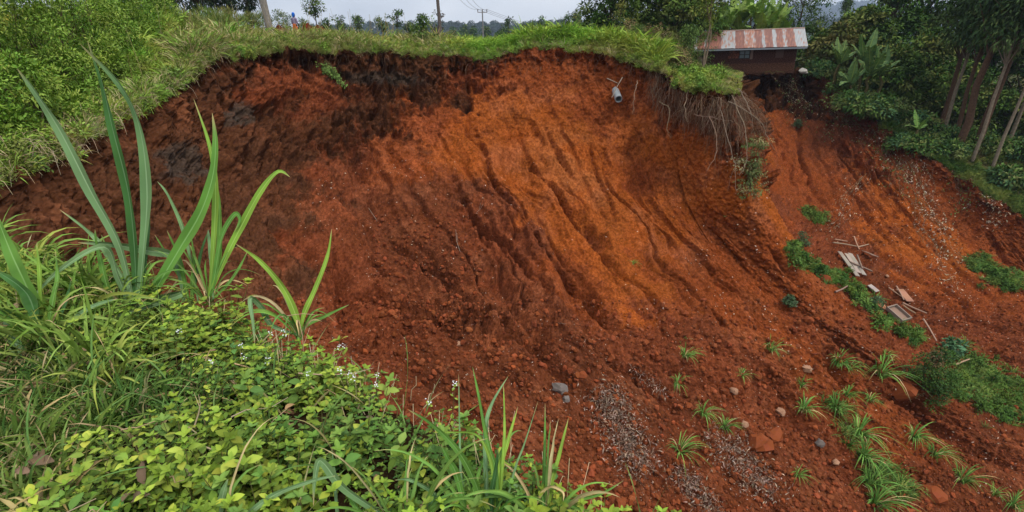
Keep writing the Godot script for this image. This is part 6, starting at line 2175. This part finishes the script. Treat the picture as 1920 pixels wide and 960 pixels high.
func tall_grasses() -> void:
	tall_grass("tallest grass plant of the bank with long upright broad blades", 2.7, [
		[[258, 585], [268, 480], [276, 360], [262, 240], [225, 161], [148, 80], [28, -0.35, "p"]],
		[[256, 585], [252, 460], [240, 356], [212, 244], [190, 150], [164, 76], [24, 0.1, "d"]],
		[[252, 585], [225, 462], [169, 356], [112, 244], [68, 176], [32, 128], [23, -0.3, "p"]],
		[[248, 585], [222, 520], [195, 463], [112, 507], [45, 579], [15, -0.35, "p"]],
		[[250, 590], [234, 530], [195, 466], [161, 429], [112, 393], [13, 0.15, "p"]],
		[[262, 590], [290, 545], [337, 466], [376, 399], [399, 331], [404, 268], [398, 212], [25, 0.0, "g"]],
		[[256, 590], [236, 545], [215, 500], [190, 440], [12, 0.2, "g"]],
		[[268, 590], [272, 520], [278, 440], [282, 360], [12, 0.2, "d"]],
		[[262, 595], [300, 560], [340, 552], [225, 592], [140, 617], [13, -0.3, "p"]],
		[[255, 590], [210, 560], [185, 470], [178, 430], [14, -0.1, "g"]]])
	tall_grass("grass plant with spreading blades right of the tallest one", 2.95, [
		[[392, 560], [400, 470], [404, 380], [402, 320], [390, 262], [363, 185], [13, 0.1, "y"]],
		[[394, 560], [408, 500], [412, 432], [410, 376], [404, 331], [12, 0.1, "g"]],
		[[390, 560], [424, 481], [450, 429], [487, 361], [521, 322], [544, 332], [16, 0.1, "y"]],
		[[394, 560], [403, 515], [416, 444], [440, 402], [450, 412], [440, 434], [13, 0.0, "g"]],
		[[355, 570], [345, 520], [334, 477], [313, 432], [11, -0.1, "g"]],
		[[358, 570], [362, 520], [364, 480], [358, 440], [9, 0.1, "g"]],
		[[360, 570], [368, 520], [378, 470], [392, 430], [8, 0.2, "d"]],
		[[345, 565], [330, 485], [277, 470], [206, 458], [146, 455], [19, -0.3, "p"]],
		[[395, 565], [430, 530], [450, 500], [465, 470], [8, 0.1, "g"]],
		[[385, 565], [340, 520], [310, 470], [290, 440], [8, 0.1, "g"]],
		[[372, 565], [350, 450], [318, 370], [295, 340], [9, 0.3, "p"]],
		[[400, 560], [396, 480], [392, 440], [390, 430], [9, 0.2, "p"]]])
	tall_grass("small grass plant with two curved blades at the bank edge", 3.15, [
		[[562, 625], [556, 595], [532, 541], [487, 489], [442, 457], [15, -0.1, "y"]],
		[[563, 625], [572, 585], [592, 541], [615, 477], [622, 429], [12, 0.1, "y"]],
		[[564, 622], [580, 607], [615, 590], [655, 571], [9, 0.1, "g"]],
		[[560, 628], [510, 610], [490, 575], [470, 560], [474, 600], [478, 645], [13, -0.3, "p"]]])
	tall_grass("large dark leaved grass plant at the left edge of the bank", 1.95, [
		[[80, 640], [56, 552], [22, 477], [-10, 395], [34, 0.0, "g"]],
		[[78, 640], [60, 570], [37, 537], [-20, 500], [26, -0.1, "d"]],
		[[82, 640], [78, 560], [74, 500], [69, 455], [12, 0.1, "y"]],
		[[70, 640], [30, 600], [-5, 590], [-30, 640], [26, -0.2, "d"]],
		[[86, 640], [100, 560], [108, 520], [104, 470], [12, 0.2, "g"]],
		[[88, 640], [120, 580], [135, 520], [12, 0.2, "d"]],
		[[60, 650], [20, 600], [30, 645], [44, 700], [49, 750], [26, -0.25, "p"]],
		[[74, 650], [60, 620], [72, 650], [80, 700], [24, -0.1, "d"]],
		[[90, 640], [150, 590], [185, 570], [220, 560], [12, 0.1, "p"]]])
	tall_grass("long drooping broad blade arching across the left of the bank", 1.6, [
		[[-30, 640], [20, 668], [60, 712], [101, 757], [150, 812], [186, 864], [24, 0.0, "p"]],
		[[-30, 700], [20, 760], [40, 830], [50, 900], [20, -0.1, "d"]]])
	tall_grass("grass plant with fanned upright blades at the foot of the bank", 2.1, [
		[[905, 985], [907, 960], [890, 902], [857, 843], [807, 793], [765, 768], [16, -0.15, "g"]],
		[[930, 985], [932, 893], [915, 831], [898, 743], [886, 687], [11, 0.1, "g"]],
		[[916, 985], [912, 900], [911, 802], [923, 756], [953, 705], [11, 0.15, "p"]],
		[[928, 985], [936, 885], [952, 827], [971, 762], [12, 0.1, "y"]],
		[[934, 985], [944, 852], [946, 789], [944, 720], [7, 0.1, "y"]],
		[[940, 985], [965, 880], [982, 835], [1009, 752], [6, 0.15, "p"]],
		[[880, 985], [857, 893], [840, 860], [827, 833], [15, -0.1, "g"]],
		[[870, 985], [885, 930], [900, 880], [915, 850], [10, 0.1, "g"]],
		[[890, 985], [866, 900], [862, 800], [860, 700], [6, 0.2, "p"]],
		[[925, 985], [922, 930], [930, 880], [934, 840], [12, -0.1, "d"]],
		[[850, 985], [820, 930], [770, 900], [740, 900], [10, -0.1, "p"]],
		[[900, 985], [925, 900], [900, 820], [850, 810], [820, 815], [7, 0.0, "y"]]])
	tall_grass("grass plant with three blades right of the fanned one", 2.15, [
		[[1020, 985], [1019, 918], [1021, 852], [1022, 756], [10, 0.1, "g"]],
		[[1026, 985], [1032, 910], [1048, 852], [1066, 783], [12, 0.1, "y"]],
		[[1010, 985], [1040, 945], [1065, 939], [1123, 927], [1169, 901], [11, 0.05, "g"]],
		[[990, 985], [1012, 930], [1032, 912], [1055, 922], [1056, 940], [8, -0.05, "t"]],
		[[1030, 985], [1060, 950], [1090, 955], [1110, 965], [8, 0.05, "g"]],
		[[1000, 985], [990, 930], [960, 905], [930, 900], [9, 0.0, "p"]]])
	tall_grass("pale grass plant with bent over blades at the foot of the bank", 1.75, [
		[[760, 1010], [711, 962], [644, 914], [610, 872], [597, 866], [590, 905], [588, 950], [19, -0.05, "p"]],
		[[745, 1010], [690, 980], [650, 920], [624, 880], [15, 0.05, "g"]],
		[[755, 1010], [752, 935], [773, 877], [9, 0.1, "y"]],
		[[640, 1010], [632, 950], [628, 890], [622, 840], [10, 0.2, "p"]],
		[[760, 1010], [800, 960], [812, 930], [800, 905], [12, 0.1, "d"]]])
	tall_grass("single stout blade stub at the bottom of the bank", 1.6, [
		[[405, 1010], [412, 960], [420, 920], [428, 898], [19, 0.0, "p"]],
		[[420, 1010], [470, 960], [520, 925], [590, 900], [640, 890], [13, 0.1, "p"]]])

func bank_cover() -> void:
	var bright := [Color(0.155, 0.23, 0.03), Color(0.215, 0.27, 0.04), Color(0.105, 0.18, 0.028)]
	var green := [Color(0.075, 0.15, 0.03), Color(0.1, 0.18, 0.035), Color(0.055, 0.115, 0.03)]
	var sets := [[], []]
	for k in 6:
		sets[0].append(sprig(rnd(0.14, 0.27), rng.randi_range(4, 6), 0.058, bright, false))
		sets[1].append(sprig(rnd(0.12, 0.2), rng.randi_range(4, 6), 0.045, green, false))
	var xs := []
	var cs := []
	for k in 12:
		xs.append([])
		cs.append([])
	var third := []
	var txs := [[], [], []]
	var tcs := [[], [], []]
	for k in 3:
		third.append(sprig(rnd(0.2, 0.32), 4, 0.085, [Color(0.1, 0.18, 0.035), Color(0.15, 0.21, 0.04), Color(0.07, 0.14, 0.03)], false))
	var blades := []
	var bxs := [[], [], []]
	var bcs := [[], [], []]
	for k in 3:
		blades.append(tuft(12, 1.2, 0.045, 0.8, Color(0.8, 0.9, 0.8), Color(1.1, 1.05, 0.95), "grass", 6))
	var nz := noise(950, 0.9, 3)
	var nd := noise(951, 1.6, 3)
	for k in 17000:
		# an even spread over the ground of the bank in view
		var x := rnd(-5.6, 1.35)
		var z := rnd(-4.6, -0.7)
		var y := bank_at(x, z)
		if y > 50.0:
			continue
		var q := pix(Vector3(x, y + 0.1, z))
		if q.x < -160 or q.x > 1300 or q.y > 1180:
			continue
		var n := nz.get_noise_2d(x, z)
		var n2 := nd.get_noise_2d(x, z)
		# the left and lowest part carries grass and litter, the middle the leafy herb
		var leafy := clampf((q.x - 130.0) / 260.0 + n * 1.1, 0.0, 1.0)
		if q.y < 640 and q.x < 330:
			leafy *= 0.45
		if rng.randf() < leafy:
			if n2 < -0.16 and rng.randf() < 0.85:
				continue
			if rng.randf() < 0.055:
				var tv := rng.randi() % 3
				txs[tv].append(Transform3D(basis_up(Vector3.UP + rv() * 0.5, rnd(0, TAU), Vector3.ONE * rnd(0.7, 1.15)), Vector3(x, y - 0.02, z)))
				tcs[tv].append(jit(Color(1, 1, 1), 0.3))
			var s := 0 if rng.randf() < clampf(0.55 + n * 1.4, 0.12, 0.95) else 1
			var v := rng.randi() % 6
			var sc := rnd(0.65, 1.2) * (1.0 + 0.6 * clampf(n2, 0, 1)) * (1.25 if rng.randf() < 0.12 else 1.0)
			var mul := rnd(0.5, 1.3)
			xs[s * 6 + v].append(Transform3D(basis_up(Vector3.UP + rv() * 0.45, rnd(0, TAU), Vector3.ONE * sc), Vector3(x, y - 0.02, z)))
			cs[s * 6 + v].append(Color(mul * rnd(0.9, 1.12), mul, mul * rnd(0.8, 1.1)))
		elif rng.randf() < 0.34:
			var v := rng.randi() % 3
			var h := rnd(0.14, 0.36)
			bxs[v].append(Transform3D(basis_up(Vector3.UP + rv() * 0.6, rnd(0, TAU), Vector3(h, h * 0.9, h)), Vector3(x, y - 0.02, z)))
			bcs[v].append(jit(Color(0.05, 0.105, 0.025).lerp(Color(0.15, 0.21, 0.05), clampf(0.3 + n + rng.randf() * 0.4, 0, 1)), 0.25) if rng.randf() > 0.16 else jit(Color(0.3, 0.24, 0.12), 0.25))
	for s in 2:
		for v in 6:
			many("herb_cover" if s == 0 else "small_leaf_cover", sets[s][v], xs[s * 6 + v], cs[s * 6 + v], "dense yellow green leafy herbs covering the near bank" if s == 0 else "darker green small leaved herbs among the bank cover", "ground cover")
	for v in 3:
		many("broad_leaf_cover", third[v], txs[v], tcs[v], "larger leaved herbs standing out of the bank cover", "ground cover")
	# brown dead leaves and stems caught between the herbs
	var dl := MB.new()
	dl.leaf6(Vector3.ZERO, Vector3.RIGHT, Vector3.UP, 1.0, 0.42, 0.5, 0.5, Color(1, 1, 1))
	var dlm := dl.mesh(M["dry"])
	var dx := []
	var dc := []
	for k in 900:
		var x := rnd(-5.0, 1.3)
		var z := rnd(-4.3, -0.8)
		var y := bank_at(x, z)
		if y > 50.0:
			continue
		var sz := rnd(0.02, 0.075)
		dx.append(Transform3D(basis_up(Vector3.UP + rv() * 1.0, rnd(0, TAU), Vector3.ONE * sz), Vector3(x, y + rnd(0.02, 0.17), z)))
		dc.append(jit(Color(0.3, 0.2, 0.11).lerp(Color(0.13, 0.08, 0.05), rng.randf()), 0.3))
	many("dead_leaf_litter", dlm, dx, dc, "small brown dead leaves caught between the bank herbs", "leaf litter")
	for v in 3:
		many("bank_grass", blades[v], bxs[v], bcs[v], "short green grass growing on the near bank", "grass")
	# long thin blades threading through the cover, and medium tufts along the far left edge
	var lx := []
	var lc := []
	var lb := tuft(5, 1.5, 0.02, 1.1, Color(0.8, 0.9, 0.8), Color(1.1, 1.05, 0.95), "grass", 9)
	for k in 300:
		var x := rnd(-4.5, 1.2)
		var z := rnd(-4.2, -0.9)
		var y := bank_at(x, z)
		if y > 50.0:
			continue
		var h := rnd(0.3, 0.62)
		lx.append(Transform3D(basis_up(Vector3.UP + rv() * 0.8, rnd(0, TAU), Vector3(h, h * 0.75, h)), Vector3(x, y, z)))
		lc.append(jit(Color(0.12, 0.2, 0.06) if k % 4 else Color(0.32, 0.25, 0.13), 0.25))
	many("thin_grass", lb, lx, lc, "long thin grass blades threading through the bank cover", "grass")
	var mx := []
	var mc := []
	var mt := tuft(16, 0.9, 0.04, 0.8, Color(0.8, 0.9, 0.8), Color(1.1, 1.05, 0.95), "grass", 7)
	for k in 85:
		var q := rng.randi_range(8, 26)
		var ed: Vector3 = bank_edge[q]
		var p := ed.lerp(Vector3(-0.2, 0, 0.6), pow(rng.randf(), 1.5) * 0.3)
		var h := rnd(0.3, 0.65)
		mx.append(Transform3D(basis_up(Vector3.UP + rv() * 0.4, rnd(0, TAU), Vector3(h, h, h)), p))
		mc.append(jit(Color(0.11, 0.21, 0.04).lerp(Color(0.2, 0.25, 0.06), rng.randf()), 0.25))
	many("edge_grass", mt, mx, mc, "medium tall green grass along the left edge of the bank", "grass")
	# flowering stems standing out of the cover, each a plant
	var fs := [[660, 690], [705, 700], [655, 720], [552, 600], [500, 540], [850, 770], [728, 745], [420, 765], [375, 730], [545, 855], [590, 800], [610, 745], [455, 640], [705, 735], [840, 740], [725, 785], [520, 790]]
	for e in fs:
		var p := P(e[0], e[1] + 60, 2.9)
		var y := bank_at(p.x, p.z)
		if y > 50:
			p = P(e[0], e[1] + 60, 2.6)
			y = bank_at(p.x, p.z)
		if y > 50:
			continue
		solo("flowering_herb", sprig(rnd(0.3, 0.4), 6, 0.042, bright, true), "upright herb stem with tiny white flowers in the bank cover", "herb", Vector3(p.x, y, p.z), "flowering herbs on the bank")
	# dry stalks and twigs lying on the cover
	var tw := [[560, 700, 700, 690, 2.9], [430, 770, 540, 745, 2.4], [505, 800, 540, 765, 2.5], [360, 790, 372, 740, 2.3], [575, 720, 640, 745, 2.9], [640, 760, 665, 800, 2.7], [335, 700, 350, 820, 2.2], [210, 760, 290, 790, 2.2], [225, 640, 260, 730, 2.4], [310, 870, 345, 900, 2.0], [340, 850, 352, 880, 2.0], [380, 830, 480, 870, 2.2], [150, 930, 200, 940, 1.8], [0, 928, 180, 935, 1.7], [560, 600, 580, 690, 3.2], [500, 600, 590, 590, 3.3], [430, 640, 470, 690, 2.8], [800, 760, 815, 720, 3.0], [690, 720, 700, 680, 3.1], [740, 740, 735, 700, 3.0], [770, 750, 780, 705, 3.0]]
	for e in tw:
		var a := P(e[0], e[1], e[4])
		var c := P(e[2], e[3], e[4] + rnd(-0.15, 0.15))
		var ya := bank_at(a.x, a.z)
		if ya < 50:
			a.y = clampf(a.y, ya + 0.06, ya + 0.2)
		var mb := MB.new()
		mb.tube([Vector3.ZERO, (c - a) * 0.35 + rv() * 0.03, (c - a) * 0.7 + rv() * 0.03, c - a], rnd(0.0025, 0.005), 0.0015, 5, jit(Color(0.34, 0.25, 0.15), 0.25))
		solo("dry_stalk", mb.mesh(M["dry"]), "thin dry tan stalk lying across the leafy bank cover", "stalk", a, "dry stalks on the bank")
	# brown dead leaves on the left
	for e in [[80, 870, 2.1, 0.17], [95, 850, 2.1, 0.14], [230, 890, 1.9, 0.12], [215, 905, 1.9, 0.1], [260, 880, 2.0, 0.12], [480, 830, 2.3, 0.05], [60, 845, 2.1, 0.12], [700, 780, 2.6, 0.07], [30, 830, 2.0, 0.1]]:
		var p := P(e[0], e[1], e[2])
		var y := bank_at(p.x, p.z)
		if y < 50:
			p.y = clampf(p.y, y + 0.04, y + 0.16)
		var mb := MB.new()
		var dir := Vector3(rnd(-1, 1), rnd(0.0, 0.4), rnd(-1, 1)).normalized()
		var nrm := Vector3(rnd(-0.3, 0.3), 1, 0.5)
		nrm = (nrm - dir * nrm.dot(dir)).normalized()
		mb.leaf6(Vector3.ZERO, dir, nrm, e[3] * 0.8, e[3] * 0.33, 0.45, 0.5, jit(Color(0.12, 0.088, 0.055), 0.2))
		solo("dead_leaf", mb.mesh(M["dry"]), "curled brown dead leaf caught in the bank grass", "leaf", p, "dead leaves on the bank")
	# pale dry grass and rootlets hanging at the bank edge
	var fr := MB.new()
	for k in 420:
		var q := rng.randi_range(0, bank_edge.size() - 1)
		var ed: Vector3 = bank_edge[q]
		var pq := pix(ed)
		if pq.x < 380 or pq.x > 1180 or pq.z < 0:
			continue
		if pq.x > 700 and rng.randf() < 0.5:
			continue
		var out := Vector3(ed.x + 0.2, 0, ed.z - 0.6).normalized()
		var p := ed - out * rnd(0.0, 0.18)
		var l := rnd(0.08, 0.32)
		var dd := (Vector3.UP * rnd(0.2, 1.0) + out * rnd(-0.1, 0.8) + rv() * 0.5).normalized()
		fr.tube([p, p + dd * l * 0.5, p + dd * l * 0.9 + out * l * 0.15, p + dd * l + out * 0.3 * l + Vector3.DOWN * l * 0.3], 0.0022, 0.001, 3, jit(Color(0.45, 0.36, 0.22), 0.25))
	solo("edge_straw", fr.mesh(M["dry"]), "pale dry straw curling at the edge of the near bank", "straw", Vector3.ZERO, "", "stuff")

func _ready() -> void:
	rng.seed = 20
	setup_view()
	setup_materials()
	var t0 := Time.get_ticks_msec()
	build_scarp()
	build_plateau()
	build_bank()
	hills()
	print("ground ", Time.get_ticks_msec() - t0)
	house()
	far_trees()
	left_bushes()
	poles()
	print("trees ", Time.get_ticks_msec() - t0)
	person()
	rim_vegetation()
	roots()
	slope_things()
	print("slope ", Time.get_ticks_msec() - t0)
	tall_grasses()
	bank_cover()
	print("done ", Time.get_ticks_msec() - t0)
